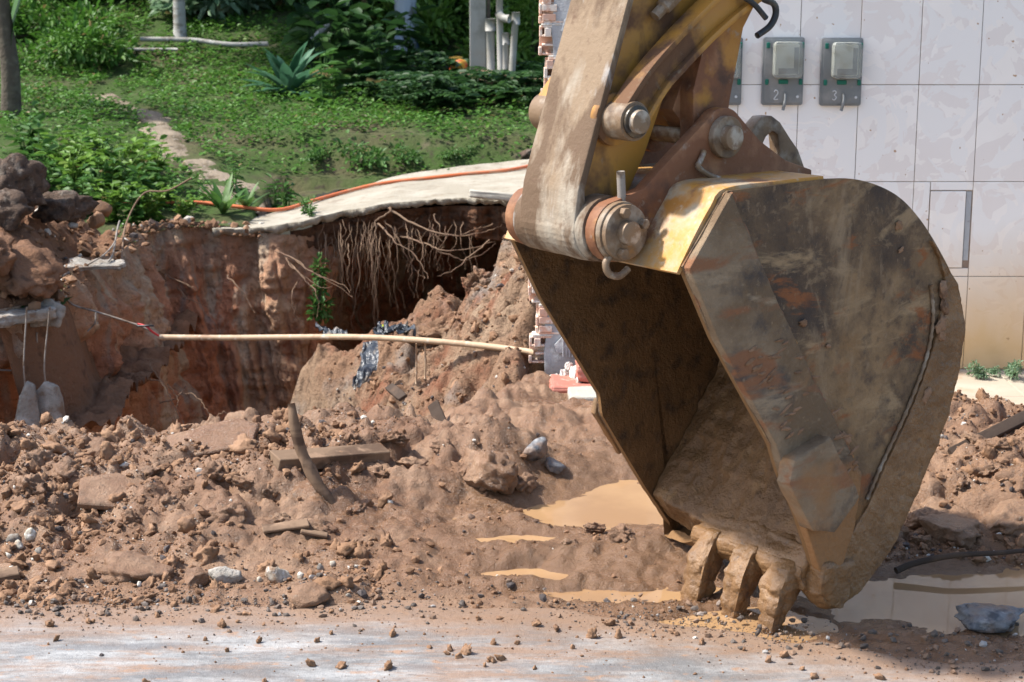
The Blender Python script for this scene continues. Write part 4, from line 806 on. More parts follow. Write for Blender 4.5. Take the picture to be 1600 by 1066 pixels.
# meter boxes
def rrect(x0, x1, z0, z1, r, n=4):
    P_ = []
    for cx_, cz_, a0_ in ((x1 - r, z1 - r, 0), (x0 + r, z1 - r, 90), (x0 + r, z0 + r, 180), (x1 - r, z0 + r, 270)): P_ += arcpts(cx_, cz_, r, a0_, a0_ + 90, n)
    return P_
NUM = {'1': [[(.3, .75), (.5, 1), (.5, 0)]], '2': [[(.1, .8), (.35, 1), (.75, .85), (.7, .55), (.1, 0), (.85, .02)]], '3': [[(.1, .9), (.5, 1), (.8, .8), (.45, .55), (.85, .3), (.5, 0), (.1, .12)]]}
def meter_box(px, py, num, label):
    c = at(px, py, WY); w, h = .206, .335
    o = empty('meter_box', (c[0], WY - .0092, c[2]), label=label, cat='meter box', group='electricity meter boxes on the tiled wall')
    shade(mk('back_plate', *plate(rrect(-w / 2, w / 2, -h / 2, h / 2, .012), -.022, -.001, w=.004), M['box_plate'], o), 35)
    shade(mk('plate_rim', *plate(rrect(-w / 2 + .010, w / 2 - .010, -h / 2 + .010, h / 2 - .010, .010), -.027, -.0225, w=.003), M['box_plate'], o), 35)
    shade(mk('meter_body', *plate(rrect(-.045, .072, -.015, .135, .008), -.060, -.0275, w=.004), M['meter_body'], o), 35)
    mk('meter_dial', *bev(*box(.045, .068, -.062, -.0605, .0, .12), .001, 1), M['meter_face'], o, smooth=False)
    mk('meter_dial', *bev(*box(-.03, .068, -.062, -.0605, -.012, .018), .001, 1), M['meter_face'], o, smooth=False)
    shade(mk('lid', *plate(rrect(-.055, .088, -.030, .147, .018), -.085, -.028, w=.010, seg=3), M['box_lid'], o), 40)
    for x, z in ((-.078, .128), (.092, .128), (-.080, -.052), (.088, -.052)): mk('seal', *bev(*box(x - .009, x + .009, -.033, -.0275, z - .014, z + .014), .003, 1), M['seal_green'], o, smooth=False)
    mk('green_tag', *bev(*box(-.022, .026, -.034, -.0275, -.062, -.040), .003, 1), M['seal_green'], o, smooth=False)
    mk('latch', *tube(curve([(.012, -.03, -.105), (.014, -.038, -.13), (.010, -.040, -.16), (.004, -.034, -.190)], 10), [.006] * 5 + [.008] * 5, 8), M['box_plate'], o)
    mk('screw', *cyl(.075, -.125, .007, -.031, -.0272, 12, .001), M['numeral'], o, smooth=False)
    for s_ in NUM[num]: mk('numeral', *tube(curve([(-.045 + p[0] * .028, -.0285, -.138 + p[1] * .046) for p in s_], 16), .0028, 6), M['numeral'], o)
meter_box(1126, 111, '1', 'grey meter box half hidden behind the excavator arm')
meter_box(1222, 111, '2', 'grey meter box marked 2 just right of the arm')
meter_box(1313, 112, '3', 'grey meter box marked 3, rightmost on the tiles')

# pavement at the foot of the wall
pv = empty('pavement', (0, 0, 0), kind='structure', label='pale tiled pavement at the foot of the wall')
for i, (x0, x1) in enumerate(((.78, 1.37), (1.375, 1.965), (1.97, 2.46), (2.465, 3.05), (3.055, 3.7), (3.705, 4.5))):
    for y0, y1 in ((7.60, 8.12), (8.125, WY - .002)):
        sh = .10 * (1 if y0 < 8 else .35)
        mk('paving_slab', *bev(*box(x0 + sh, x1 + sh - .004, y0, y1, -.06, .030 + .004 * (i % 3)), .004, 1), M['pavers'], pv, smooth=False)
# red painted step, white footing and rubble at the broken end
mk('door_step', *bev(*box(.33, .80, 8.42, 8.66, .035, .115), .012, 2, sub=6, noise=.022, nsc=9, seed=411), M['red_paint'], label='chipped red painted step at the broken wall end', cat='step')
mk('door_step', *bev(*box(.20, .80, 8.33, 8.60, -.02, .030), .012, 2, sub=6, noise=.022, nsc=9, seed=412), M['red_paint'], label='lower red step edge half buried in mud', cat='step')
mk('footing', *bev(*box(.28, .82, 8.12, 8.34, -.06, .035), .012, 2, sub=5, noise=.012, seed=413), M['concrete'], label='broken pale concrete footing below the red step', cat='footing')
for i, (px, py, Y, s_) in enumerate(((862, 592, 8.6, .05), (880, 590, 8.58, .045), (900, 588, 8.55, .06), (915, 582, 8.55, .05), (888, 575, 8.62, .04), (850, 600, 8.55, .05), (930, 588, 8.5, .04), (905, 600, 8.45, .035))):
    put('plaster_chunk', mesh('plaster_chunk', *rock(3, 420 + i, (1, .8, .5), 12, .3, .1), False), M['plaster_white'], None, at(px, py, Y), rng.uniform(0, 6, 3), s_, label='white plaster chunk fallen at the broken wall end', cat='rubble', group='plaster chunks by the red step')

# ------------------------------------------------------------------ leaves and plants
def leafcloud(P_, D, L, W, fold=.25, droop=.15, up=None):
    P_ = np.asarray(P_); D = D / (np.linalg.norm(D, axis=1)[:, None] + 1e-9); n = len(P_)
    upv = np.repeat([[0, 0, 1.]], n, 0) + .3 * rng.normal(size=(n, 3)); S = np.cross(D, upv); S /= np.linalg.norm(S, axis=1)[:, None] + 1e-9; Nn = np.cross(S, D)
    L = np.broadcast_to(L, n)[:, None]; W = np.broadcast_to(W, n)[:, None]
    b_ = P_; tip = P_ + D * L - Nn * L * droop * 1.4
    m1 = P_ + D * L * .3 + 0; m2 = P_ + D * L * .68 - Nn * L * droop * .5
    V = np.stack([b_, m1 - S * W * .42 + Nn * W * fold, m2 - S * W * .40 + Nn * W * fold, tip, m2 + S * W * .40 + Nn * W * fold, m1 + S * W * .42 + Nn * W * fold], 1)
    k = (np.arange(n) * 6)[:, None]
    F = np.concatenate([k + [0, 3, 2, 1], k + [0, 5, 4, 3]])
    return V.reshape(-1, 3), F
def strap(base, az, L, W, lean, droop, nseg=7):
    """one long leaf: base point, azimuth, length, width, start lean from vertical, droop at the tip"""
    P_ = [np.zeros(3)]; a = lean; h = np.array([math.cos(az), math.sin(az), 0]); sd = np.array([-math.sin(az), math.cos(az), 0])
    for i in range(nseg): P_.append(P_[-1] + (h * math.sin(a) + np.array([0, 0, math.cos(a)])) * L / nseg); a += droop / nseg
    P_ = np.array(P_) + base; t = np.linspace(0, 1, nseg + 1); w = W * np.sin(np.clip(t * .86 + .14, 0, 1) * math.pi) ** .8 * .5; w[-1] = .002
    V = np.concatenate([np.stack([p - sd * q + [0, 0, q * .35], p, p + sd * q + [0, 0, q * .35]]) for p, q in zip(P_, w)])
    return V, gridF(nseg + 1, 3)
def joinA(parts):
    Vs, Fs, n = [], [], 0
    for V, F in parts: Vs.append(V); Fs.append(np.asarray(F) + n); n += len(V)
    return np.concatenate(Vs), np.concatenate(Fs)
def weed_proto(seed, h, ns, leafL, leafW, spread=.35, per=7, mt='leaf_mid', name='leafy_weed'):
    r_ = np.random.default_rng(seed); root = empty(name); st_, P_, D, LL = [], [], [], []
    for s_ in range(ns):
        az = r_.uniform(0, 6.28); hh_ = h * r_.uniform(.6, 1.1); sp = spread * hh_ * r_.uniform(.3, 1.2); b_ = np.array([math.cos(az), math.sin(az), 0])
        c = curve([b_ * .02, b_ * sp * .4 + [0, 0, hh_ * .6], b_ * sp + [0, 0, hh_]], 8); st_.append(tube(c, np.linspace(.007, .002, 8), 5))
        for k_ in range(per):
            t = (k_ + .6) / per; p = c[min(int(t * 7.5), 7)]; a2 = r_.uniform(0, 6.28)
            P_.append(p); D.append([math.cos(a2), math.sin(a2), r_.uniform(-.1, .7)]); LL.append(leafL * r_.uniform(.6, 1.2) * (1.1 - .4 * t))
    LL = np.array(LL); mk('foliage', *leafcloud(np.array(P_), np.array(D), LL, LL * leafW / leafL, .15, .2), M[mt], root); V, F = join(st_); mk('stem', V, F, M[mt], root)
    return root
def fern_proto(seed, nf, L, mt='leaf_dark', name='fern_plant'):
    r_ = np.random.default_rng(seed); root = empty(name); P_, D, LL, st_ = [], [], [], []
    for f in range(nf):
        az = r_.uniform(0, 6.28); h = np.array([math.cos(az), math.sin(az), 0]); sd = np.array([-h[1], h[0], 0]); ln = L * r_.uniform(.6, 1.1); el = r_.uniform(.6, 1.25)
        c = curve([np.zeros(3), h * ln * .45 * math.cos(el) + [0, 0, ln * .55 * math.sin(el)], h * ln * .9 + [0, 0, ln * .55 * math.sin(el)]], 10); st_.append(tube(c, np.linspace(.005, .0015, 10), 4))
        for i in range(2, 10):
            for q in (-1, 1):
                P_.append(c[i]); D.append(sd * q + h * .5 + [0, 0, .1]); LL.append(ln * .30 * (1.15 - i * .085))
    LL = np.array(LL); mk('foliage', *leafcloud(np.array(P_), np.array(D), LL, LL * .42, .1, .15), M[mt], root); V, F = join(st_); mk('stem', V, F, M[mt], root)
    return root
def rosette_proto(seed, n, L, W, mt, name, lean=(.15, 1.1), droop=1.0):
    r_ = np.random.default_rng(seed); root = empty(name)
    mk('foliage', *joinA([strap(np.array([0, 0, 0.]), r_.uniform(0, 6.28), L * r_.uniform(.65, 1.1), W * r_.uniform(.8, 1.2), r_.uniform(*lean), droop * r_.uniform(.4, 1.2)) for _ in range(n)]), M[mt], root)
    return root
def bush_proto(seed, n, rx, ry, rz, L, mt, name='leafy_bush', asp=.5, clumps=14):
    r_ = np.random.default_rng(seed); root = empty(name)
    cc = r_.normal(size=(clumps, 3)); cc /= np.linalg.norm(cc, axis=1)[:, None]; cc *= r_.uniform(.35, .85, (clumps, 1)); cc[:, 2] = np.abs(cc[:, 2]) * 1.2 - .05
    w = r_.integers(0, clumps, n); d_ = r_.normal(size=(n, 3)); d_ /= np.linalg.norm(d_, axis=1)[:, None]
    P_ = (cc[w] + d_ * r_.uniform(.12, .42, (n, 1))) * [rx, ry, rz]; P_[:, 2] = np.abs(P_[:, 2]) + .02
    D = d_ + [0, 0, .15]
    LL = L * r_.uniform(.6, 1.25, n); mk('foliage', *leafcloud(P_, D, LL, LL * asp, .18, .2), M[mt], root)
    V, F = join([tube(curve([(0, 0, 0), c * np.array([rx, ry, rz]) * [.4, .4, .5], c * np.array([rx, ry, rz])], 7), np.linspace(.02, .005, 7) * max(rx, .5), 5) for c in cc[:8]]); mk('stem', V, F, M['trunk_dark'], root)
    return root
def tree(name, label, x, y, h, r0, lean, bark, crownz, crown_r, nleaf, leafL, mt, seed, trunk_pts=None, cat='tree'):
    r_ = np.random.default_rng(seed); z0 = hz(x, y) - .08; root = empty(name, (x, y, z0), label=label, cat=cat)
    c = curve([(0, 0, 0), (lean[0] * .3, lean[1] * .3, h * .4), (lean[0], lean[1], h)], 16); rr = np.linspace(r0 * 1.1, r0 * .55, 16) * (1 + .06 * r_.normal(size=16)); rr[0] *= 1.25
    V, F = tube(c, rr, 14); tr_ = mk('trunk', V, F, M[bark], root)
    cc = r_.normal(size=(16, 3)); cc /= np.linalg.norm(cc, axis=1)[:, None]; cc = cc * crown_r * r_.uniform(.4, 1, (16, 1)) + np.array([lean[0], lean[1], crownz])
    for q in cc[:8]: V, F = tube(curve([c[11], (c[13] + q) / 2 + [0, 0, .2], q], 8), np.linspace(r0 * .45, r0 * .1, 8), 6); mk('limb', V, F, M[bark], tr_)
    w = r_.integers(0, 16, nleaf); d_ = r_.normal(size=(nleaf, 3)); d_ /= np.linalg.norm(d_, axis=1)[:, None]
    P_ = cc[w] + d_ * r_.uniform(.1, .55, (nleaf, 1)) * np.asarray(crown_r).mean() * .75
    LL = leafL * r_.uniform(.6, 1.2, nleaf); mk('crown', *leafcloud(P_, d_ + [0, 0, -.2], LL, LL * .5, .15, .25), M[mt], root)
    return root
def place(proto, lst, label, cat, group=None):
    for i, it in enumerate(lst):
        px, py, Y, s_ = it[:4]; o = proto if i == 0 else copy_tree(proto)
        p = at(px, py, Y); z = hz(p[0], Y) if not (len(it) > 4 and it[4] is True) else p[2]
        o.location = (p[0], Y, z - .01); o.rotation_euler = (0, 0, rng.uniform(0, 6.28)); o.scale = (s_,) * 3
        lb = it[5] if len(it) > 5 else label
        setp(o, lb, cat, group)

# ground cover over the slope (uncountable)
n_ = 260000
lx_ = rng.uniform(-9, 9, n_); ly_ = rng.uniform(12.4, 25.5, n_)
k = (np.abs(lx_) < ly_ * .32 + .4) & (lx_ < 2.2)
lx_, ly_ = lx_[k], ly_[k]
tdx = np.interp(ly_, tr[:, 1], tr[:, 0]); tdw = np.interp(ly_, tr[:, 1], wd_)
offtrail = ss(.25, .8, np.abs(lx_ - tdx) / (tdw * .75 + .05))
slabx = ((lx_ > -2.2) & (ly_ < 14.45)) | ((ly_ < 13.0) & (lx_ > -2.3))
inpit = (ly_ < 12.7) & (lx_ > -2.55)
bank = ss(-1.9, -1.5, lx_) * ss(14.4, 14.6, ly_) * ss(15.2, 15.0, ly_)
dn = offtrail * (~slabx) * (~inpit) * (1 - .55 * bank) * np.clip(.95 + 1.3 * n2(lx_, ly_, .8, 3, 501), .35, 1) * np.clip(.65 + 1.1 * n2(lx_, ly_, 3.5, 2, 503), .2, 1) * np.where(ly_ < 15, .55, 1)
k = rng.uniform(0, 1, len(lx_)) < dn; lx_, ly_ = lx_[k], ly_[k]
lz_ = hill_h(lx_, ly_) + rng.uniform(.0, .09, len(lx_)) * (1 + .8 * n2(lx_, ly_, 1.4, 2, 505))
a = rng.uniform(0, 6.28, len(lx_)); LL = rng.uniform(.028, .062, len(lx_)) * (1 + .02 * (ly_ - 15))
mk('ground_cover', *leafcloud(np.stack([lx_, ly_, lz_], 1), np.stack([np.cos(a), np.sin(a), rng.uniform(-.1, .9, len(a))], 1), LL, LL * rng.uniform(.45, .8, len(LL)), .1, .15), M['leaf_ground'], kind='stuff', label='low bright green ground cover over the slope', cat='ground cover')

# weeds left of the rim
pts = [(75, 285, 13.0, 1.0), (110, 275, 13.2, 1.1), (150, 290, 12.9, 1.0), (185, 280, 13.1, 1.1), (215, 300, 12.8, .95), (240, 275, 13.4, 1.0), (130, 310, 12.7, .9), (175, 325, 12.5, .85), (205, 330, 12.4, .8), (235, 330, 12.5, .8), (60, 250, 13.5, 1.1), (95, 240, 13.8, 1.0), (265, 310, 12.9, .7), (285, 330, 12.6, .55), (40, 225, 14.2, 1.2), (130, 250, 13.7, 1.1), (165, 255, 13.7, 1.0), (200, 255, 13.8, 1.0)]
place(weed_proto(601, .38, 9, .15, .075, .5, 8, 'leaf_mid'), pts[::2], 'leafy green weed in the clump left above the cut bank', 'weed', 'weeds left above the cut bank')
place(weed_proto(602, .34, 12, .12, .07, .6, 8, 'leaf_bright'), pts[1::2], 'light green leafy weed in the clump left above the bank', 'weed', 'light weeds left above the cut bank')
place(rosette_proto(603, 12, .36, .06, 'leaf_mid', 'broad_weed', (.2, 1.1), .6), [(348, 322, 12.75, 1.0, False, 'larger pointed leaved weed beside the orange hose'), (385, 318, 13.0, .7, False, 'smaller pointed leaved weed beside the orange hose')], '', 'weed', 'pointed weeds by the hose')
place(weed_proto(604, .30, 5, .12, .04, .4, 7, 'leaf_mid'), [(448, 305, 13.4, 1.0), (432, 300, 13.6, .8), (365, 285, 13.4, .9)], 'thin weed on the small earth bank above the hose', 'weed', 'weeds on the earth bank')
place(weed_proto(605, .18, 5, .07, .03, .5, 6, 'leaf_mid'), [(480, 332, 12.7, 1.0), (485, 350, 12.45, .7), (690, 258, 14.3, .7)], 'tiny weed growing from a crack in the slab', 'weed', 'weeds in slab cracks')
place(bush_proto(606, 500, .5, .14, .16, .05, 'leaf_mid', 'creeper', .6, 14), [(560, 268, 14.8, 1.0, False, 'largest green creeper on the low earth bank'), (630, 262, 14.85, .7, False, 'creeper on the bank right of the largest one'), (500, 262, 14.85, .6, False, 'leftmost creeper on the low earth bank'), (720, 255, 14.9, .5, False, 'rightmost small creeper behind the orange hose')], '', 'creeper', 'creepers on the earth bank')
place(bush_proto(607, 260, .07, .05, .45, .05, 'leaf_mid', 'hanging_creeper', .6, 10), [(500, 500, 12.15, 1.0, True)], 'green creeper trailing down the bank beside the hanging roots', 'creeper')
# taller plants
place(rosette_proto(611, 26, .62, .13, 'leaf_bluish', 'rosette_plant', (.1, 1.15), .9), [(452, 172, 17.6, 1.0)], 'big blue green rosette plant with long toothed leaves', 'plant')
place(weed_proto(612, 1.0, 5, .34, .20, .3, 8, 'leaf_dark', 'broadleaf_shrub'), [(520, 165, 18.2, 1.0, False, 'glossy broad leaved shrub right of the rosette plant'), (560, 158, 18.4, 1.15, False, 'tallest broad leaved shrub before the dark trunk'), (600, 168, 18.0, .9, False, 'broad leaved shrub in front of the blue trunk'), (490, 130, 19.3, 1.1, False, 'broad leaved shrub in shade behind the rosette plant'), (640, 150, 19.0, .9, False, 'broad leaved shrub right of the blue trunk')], '', 'shrub', 'broad leaved shrubs in the middle')
place(weed_proto(613, .5, 5, .2, .09, .4, 7, 'leaf_mid'), [(505, 205, 17.0, 1.0, False, 'larger leafy weed in the grass below the rosette plant'), (520, 200, 17.2, .8, False, 'smaller leafy weed in the grass right of the larger one')], '', 'weed', 'weeds below the rosette plant')
place(fern_proto(614, 15, .55), [(x + rng.normal(0, 6), y, Y, rng.uniform(.75, 1.25)) for x, y, Y in ((600, 195, 17.2), (640, 185, 17.4), (675, 195, 17.0), (705, 185, 17.4), (740, 195, 17.0), (770, 185, 17.3), (800, 195, 16.9), (830, 190, 17.0), (850, 205, 16.6), (620, 160, 18.4), (660, 155, 18.6), (700, 150, 18.8), (735, 160, 18.3), (780, 165, 18.0), (815, 165, 18.0), (720, 215, 16.5), (680, 220, 16.4), (845, 175, 17.8))], 'dark green ferny plant in the thicket below the pipes', 'fern', 'ferny plants below the pipes')
place(bush_proto(615, 900, .7, .5, .9, .17, 'leaf_pale', 'variegated_shrub', .55, 14), [(345, 108, 21.5, 1.1, False, 'pale variegated shrub right of the slim pale trunk'), (395, 95, 22, 1.0, False, 'pale variegated shrub behind the rosette plant')], '', 'shrub', 'pale variegated shrubs')
bush_d = bush_proto(616, 2600, 1.3, .8, 1.5, .15, 'leaf_dark', 'dark_bush', .5, 20)
place(bush_d, [(440, 70, 23.5, 1.3, False, 'dark bush behind the rosette plant'), (500, 80, 22.5, 1.1, False, 'dark bush left of the dark trunk'), (590, 80, 22.8, 1.25, False, 'dark bush between the dark and the blue trunk'), (640, 60, 24, 1.3), (300, 60, 25, 1.3), (230, 40, 26, 1.2), (370, 40, 26, 1.5), (540, 40, 25.5, 1.6), (480, 30, 27, 1.6), (700, 30, 27.5, 1.5), (840, 60, 24, 1.1, False, 'dark bush behind the pipes near the brick end'), (160, 10, 28, 1.2, False, 'dark bush at the top left above the thicket'), (20, 60, 24, 1.0, False, 'dark bush behind the banana plant')], 'dark leafy bush in the shade at the back', 'bush', 'dark bushes at the back')
place(bush_proto(617, 2600, 1.0, .7, 1.0, .11, 'leaf_bright', 'bright_bush', .5, 18), [(690, 90, 22, 1.0, False, 'yellow green bush just left of the concrete post'), (705, 55, 24, 1.1, False, 'yellow green bush behind the left side of the post'), (830, 108, 20.5, .9, False, 'low yellow green bush right of the pipes'), (850, 70, 22.5, 1.1, False, 'yellow green bush between the pipes and the brick end'), (800, 60, 23, 1.0, False, 'yellow green bush behind the pipe bundle'), (895, 60, 22.5, 1.2, False, 'yellow green bush behind the broken brick end'), (665, 30, 26, 1.2, False, 'yellow green bush farthest left, above the blue trunk'), (770, 30, 26, 1.2, False, 'farthest yellow green bush above the pipes')], '', 'bush', 'bright bushes behind the post')
place(bush_proto(618, 1800, 1.1, .8, .55, .09, 'leaf_ground', 'low_bush', .55, 16), [(70, 90, 20.5, 1.0, False, 'low green thicket nearest the banana plant'), (130, 120, 19.5, .9, False, 'lowest green thicket on the upper left slope'), (190, 70, 22.2, 1.0, False, 'green thicket just left of the leaning bamboo pole'), (150, 60, 22.3, 1.1, False, 'green thicket in the middle of the upper left slope'), (60, 40, 23, 1.1, False, 'green thicket behind the one by the banana plant'), (210, 50, 23, 1.0, False, 'green thicket behind the leaning bamboo pole'), (110, 25, 24.5, 1.2, False, 'green thicket around the brown trunk at the top left')], '', 'bush', 'low thicket on the upper left')
place(rosette_proto(619, 9, .55, .16, 'leaf_bright', 'young_banana', (.1, .6), .5), [(662, 60, 21.5, 1.2, False, 'young plant with long light leaves left of the post'), (410, 70, 22.5, 1.0, False, 'light leaved young plant in the dark at top centre'), (700, 40, 23, 1.0, False, 'young long leaved plant behind the concrete post')], '', 'plant', 'young long leaved plants')
place(bush_proto(620, 500, .3, .2, .25, .07, 'leaf_pale', 'wall_plant', .5, 8), [(1525, 584, 8.5, .24, True, 'small pale plant at the foot of the tiles, left one'), (1585, 584, 8.5, .26, True, 'small pale plant at the foot of the tiles, right edge'), (1556, 582, 8.52, .14, True, 'tiny pale plant between the two at the wall foot')], '', 'plant', 'small plants at the wall foot')
# trees
def tx(px, Y): return at(px, 100, Y)[0]
tree('slim_tree', 'slim pale grey ringed trunk standing on the slope', tx(283, 20.3), 20.3, 5.0, .062, (.05, .1), 'trunk_pale', 4.9, (2.4, 2.0, .8), 6000, .28, 'leaf_dark', 631)
tree('dark_tree', 'thick dark tree trunk behind the broad leaved shrubs', tx(548, 22.5), 22.5, 4.2, .16, (-.8, -.3), 'trunk_dark', 4.9, (3.4, 2.6, 1.1), 9000, .26, 'leaf_dark', 632)
tree('painted_tree', 'trunk painted white and blue at the top centre', tx(636, 21.5), 21.5, 4.2, .14, (-.1, .2), 'trunk_painted', 5.0, (2.3, 2.0, 1.0), 4200, .26, 'leaf_dark', 633)
tree('leaning_tree', 'brown trunk at the top left edge of the thicket', tx(97, 24.5), 24.5, 4.5, .13, (.3, .3), 'bamboo', 5.0, (3.2, 2.6, 1.1), 8000, .26, 'leaf_dark', 634)
tree('rear_tree', 'dark tree behind the pale shrubs', tx(420, 25.5), 25.5, 4.4, .15, (.1, .1), 'trunk_dark', 4.9, (3.4, 2.6, 1.2), 9000, .26, 'leaf_dark', 635)
bt = empty('banana_plant', (tx(12, 16.5), 16.5, hz(tx(12, 16.5), 16.5) - .05), label='banana plant with a grey stem at the left edge', cat='plant')
V, F = tube(curve([(0, 0, 0), (.02, 0, .5), (-.02, 0, 1.1), (.0, 0, 1.6)], 14), np.linspace(.10, .06, 14), 14); mk('stem', V, F, M['trunk_dark'], bt)
for az, L, lean, dr in ((.5, 1.3, .15, .5), (-.3, 1.1, .3, .9), (2.0, 1.2, .2, .8), (3.3, 1.3, .3, .8), (4.4, 1.2, .25, .9), (5.3, 1.0, .3, 1.0)): mk('leaf', *strap(np.array([0, 0, .55 if az == .5 else 1.15]), az, L, .24, lean, dr, 10), M['leaf_mid'], bt)

# ------------------------------------------------------------------ left soil bank, crust and boulders
fx = np.arange(-4.9, -2.2, .02); fy = np.arange(9.15, 12.6, .022); FX, FY = np.meshgrid(fx, fy, indexing='ij')
ri = np.interp(FY, np.maximum.accumulate(cu[60:330, 1]), cu[60:330, 0])            # rim x at this depth
ins_ = ri - FX
bz = hill_h(FX, FY, False) * .4 + .6 * .22 + np.interp(FY, [9.1, 9.5, 10.2, 11, 11.8, 12.4], [0, .14, .30, .38, .16, 0]) * ss(0, .5, ins_)
bz += .09 * clods(FX, FY, 3.5, 491) + .05 * clods(FX, FY, 9, 495) - .07 + .08 * n2(FX, FY, 2.2, 3, 701, .5, True) + .05 * n2(FX, FY, 6, 3, 703, .55, True) + .02 * n2(FX, FY, 18, 2, 705, .5, True)
bz -= .6 * ss(.02, -.16, ins_) + .5 * ss(-4.5, -4.9, FX) + .35 * ss(12.0, 12.5, FY)
sb_o = mk('soil_heap', np.stack([FX, FY, bz], -1).reshape(-1, 3), gridF(len(fx), len(fy)), M['soil'], kind='structure', label='dark crumbly soil heaped above the left end of the cut bank')
def sb_z(x, y): return float(bz[min(max(int((x + 4.9) / .02), 0), len(fx) - 1), min(max(int((y - 9.15) / .022), 0), len(fy) - 1)])
n_ = 1100; qx = rng.uniform(-3.9, -2.4, n_); qy = rng.uniform(9.3, 12.2, n_); qs = np.clip(.010 * rng.pareto(2, n_) + .008, 0, .06); qz = np.array([sb_z(a, b) for a, b in zip(qx, qy)])
k = qx < np.interp(qy, np.maximum.accumulate(cu[60:330, 1]), cu[60:330, 0]); scatter_mass('soil_crumbs', qx[k], qy[k], qz[k], qs[k], M['crumb'], sb_o, kind='stuff')
def boulder(px, py, Y, dims, seed, mt, label, name='boulder', sub=4, rot=None, cat='boulder', rough=.16, group=None, cuts=7):
    V, F = rock(sub, seed, dims, cuts, rough, .05)
    return put(name, mesh(name, V, F), M[mt], None, at(px, py, Y) if Y else mud_hit(px, py + 22 * dims[2] / .06, dims[2] * .45), rng.uniform(-.4, .4, 3) if rot is None else rot, None, label=label, cat=cat, group=group)
boulder(28, 288, 10.75, (.17, .16, .20), 711, 'boulder_dark', 'tall dark peaked boulder at the left edge of the bank', rough=.3)
boulder(98, 323, 10.95, (.19, .14, .105), 712, 'boulder_dark', 'long dark boulder lying next to the peaked one', rough=.3)
boulder(2, 330, 10.5, (.18, .15, .14), 713, 'boulder_dark', 'dark boulder cut by the left picture edge', rough=.3)
boulder(160, 327, 11.3, (.065, .06, .055), 714, 'clod', 'small square brick red stone right of the long boulder', 'stone', 3, cat='stone')
boulder(150, 345, 11.1, (.06, .055, .05), 715, 'clod', 'small rounded brown stone below the brick red one', 'stone', 3, cat='stone')
boulder(115, 352, 10.9, (.035, .03, .022), 716, 'stone', 'pale pebble on the soil under the long boulder', 'stone', 2, cat='stone')
boulder(40, 425, 9.5, (.24, .20, .10), 717, 'soil', 'brown lump of soil overhanging the dark undercut', 'soil_lump', rough=.35, cat='soil lump')
boulder(-20, 405, 9.45, (.22, .2, .14), 718, 'soil', 'soil lump at the left edge above the crust', 'soil_lump', rough=.35, cat='soil lump')
V, F = slabrock([(-3.35, 9.1), (-2.95, 9.05), (-2.68, 9.16), (-2.52, 9.35), (-2.58, 9.75), (-3.0, 9.9), (-3.4, 9.8)], .055, 721, .02, 6)
mk('broken_slab', V + [0, 0, .17], F, M['stone'], label='pale broken concrete crust jutting over the dark undercut', cat='slab')
V, F = slabrock([(0, 0), (.30, -.05), (.36, .05), (.30, .16), (.05, .18)], .03, 722, .03, 5)
put('broken_slab', mesh('broken_slab', V, F), M['stone'], None, at(108, 424, 10.25), (.05, .02, .5), label='whitish crust of broken paving on the rim right of the soil lump', cat='slab')
for i, (px, py, Y, w, h, rz, lb) in enumerate(((44, 640, 9.15, .062, .16, .25, 'thin upright concrete chunk hanging on wires, left one'), (76, 640, 9.2, .10, .165, -.1, 'wide upright concrete chunk hanging on wires, right one'))):
    c = at(px, py, Y)
    V, F = slabrock([(-w * .8, -h), (w * .9, -h * .95), (w, -h * .1), (w * .55, h * .85), (-w * .1, h), (-w * .75, h * .5), (-w, -h * .3)], .06, 725 + i, .012, 4)
    put('hanging_chunk', mesh('hanging_chunk', V, F), M['stone'], None, c, (R(84), .06, rz), label=lb, cat='concrete')
    c0 = c + [0, -.03, h * .9]
    V, F = tube(curve([c0, c0 + [.01, -.03, .14], at(px + (2 if i else -2), 480, Y - .02)], 12), .0045, 6); mk('hanging_wire', V, F, M['wire'], label='thin steel wire holding the %s hanging chunk' % ('wide' if i else 'thin'), cat='wire')
c = at(75, 495, 9.45); V, F = slabrock([(-.09, -.06), (.07, -.05), (.10, .06), (.0, .10), (-.08, .07)], .05, 731, .02, 4)
put('broken_slab', mesh('broken_slab', V, F), M['stone'], None, c, (R(80), .1, .1), label='brown slab piece wedged under the overhanging crust', cat='slab')

# ------------------------------------------------------------------ conduit, wires, hose
def line(name, pts, r, m, label, cat, n=30, k=8, group=None):
    V, F = tube(curve(pts, n), r, k); return mk(name, V, F, M[m], label=label, cat=cat, group=group)
line('conduit_pipe', [at(250, 527, 9.75), at(350, 528, 9.65), at(460, 527, 9.5), at(560, 527, 9.3), at(660, 532, 9.1), at(760, 541, 8.92), at(836, 551, 8.74)], .0165, 'conduit', 'long bowed tan conduit pipe spanning the pit', 'pipe', 60, 14)
line('cable', [at(96, 450, 9.75), at(112, 475, 9.8), at(150, 487, 9.8), at(200, 503, 9.78), at(225, 512, 9.76), at(250, 526, 9.75)], .006, 'wire', 'grey cable running down the bank into the conduit', 'cable')
line('red_wire', [at(215, 506, 9.75), at(228, 510, 9.73), at(240, 520, 9.73), at(252, 527, 9.75)], .006, 'red_wire', 'short red wire entering the left end of the conduit', 'wire')
line('black_wire', [at(214, 510, 9.74), at(232, 509, 9.72), at(240, 509, 9.73)], .0055, 'black', 'short black wire end beside the red wire', 'wire')
line('cable', [at(150, 488, 9.78), at(148, 505, 9.75), at(137, 518, 9.75)], .005, 'wire', 'short grey cable end dangling from the long cable', 'cable')
line('thin_wire', [at(190, 405, 10.9), at(197, 350, 11.6), at(224, 303, 11.8), at(262, 298, 11.8), at(300, 278, 11.8)], .006, 'root', 'thin bent twig arching over the weeds above the bank', 'twig')
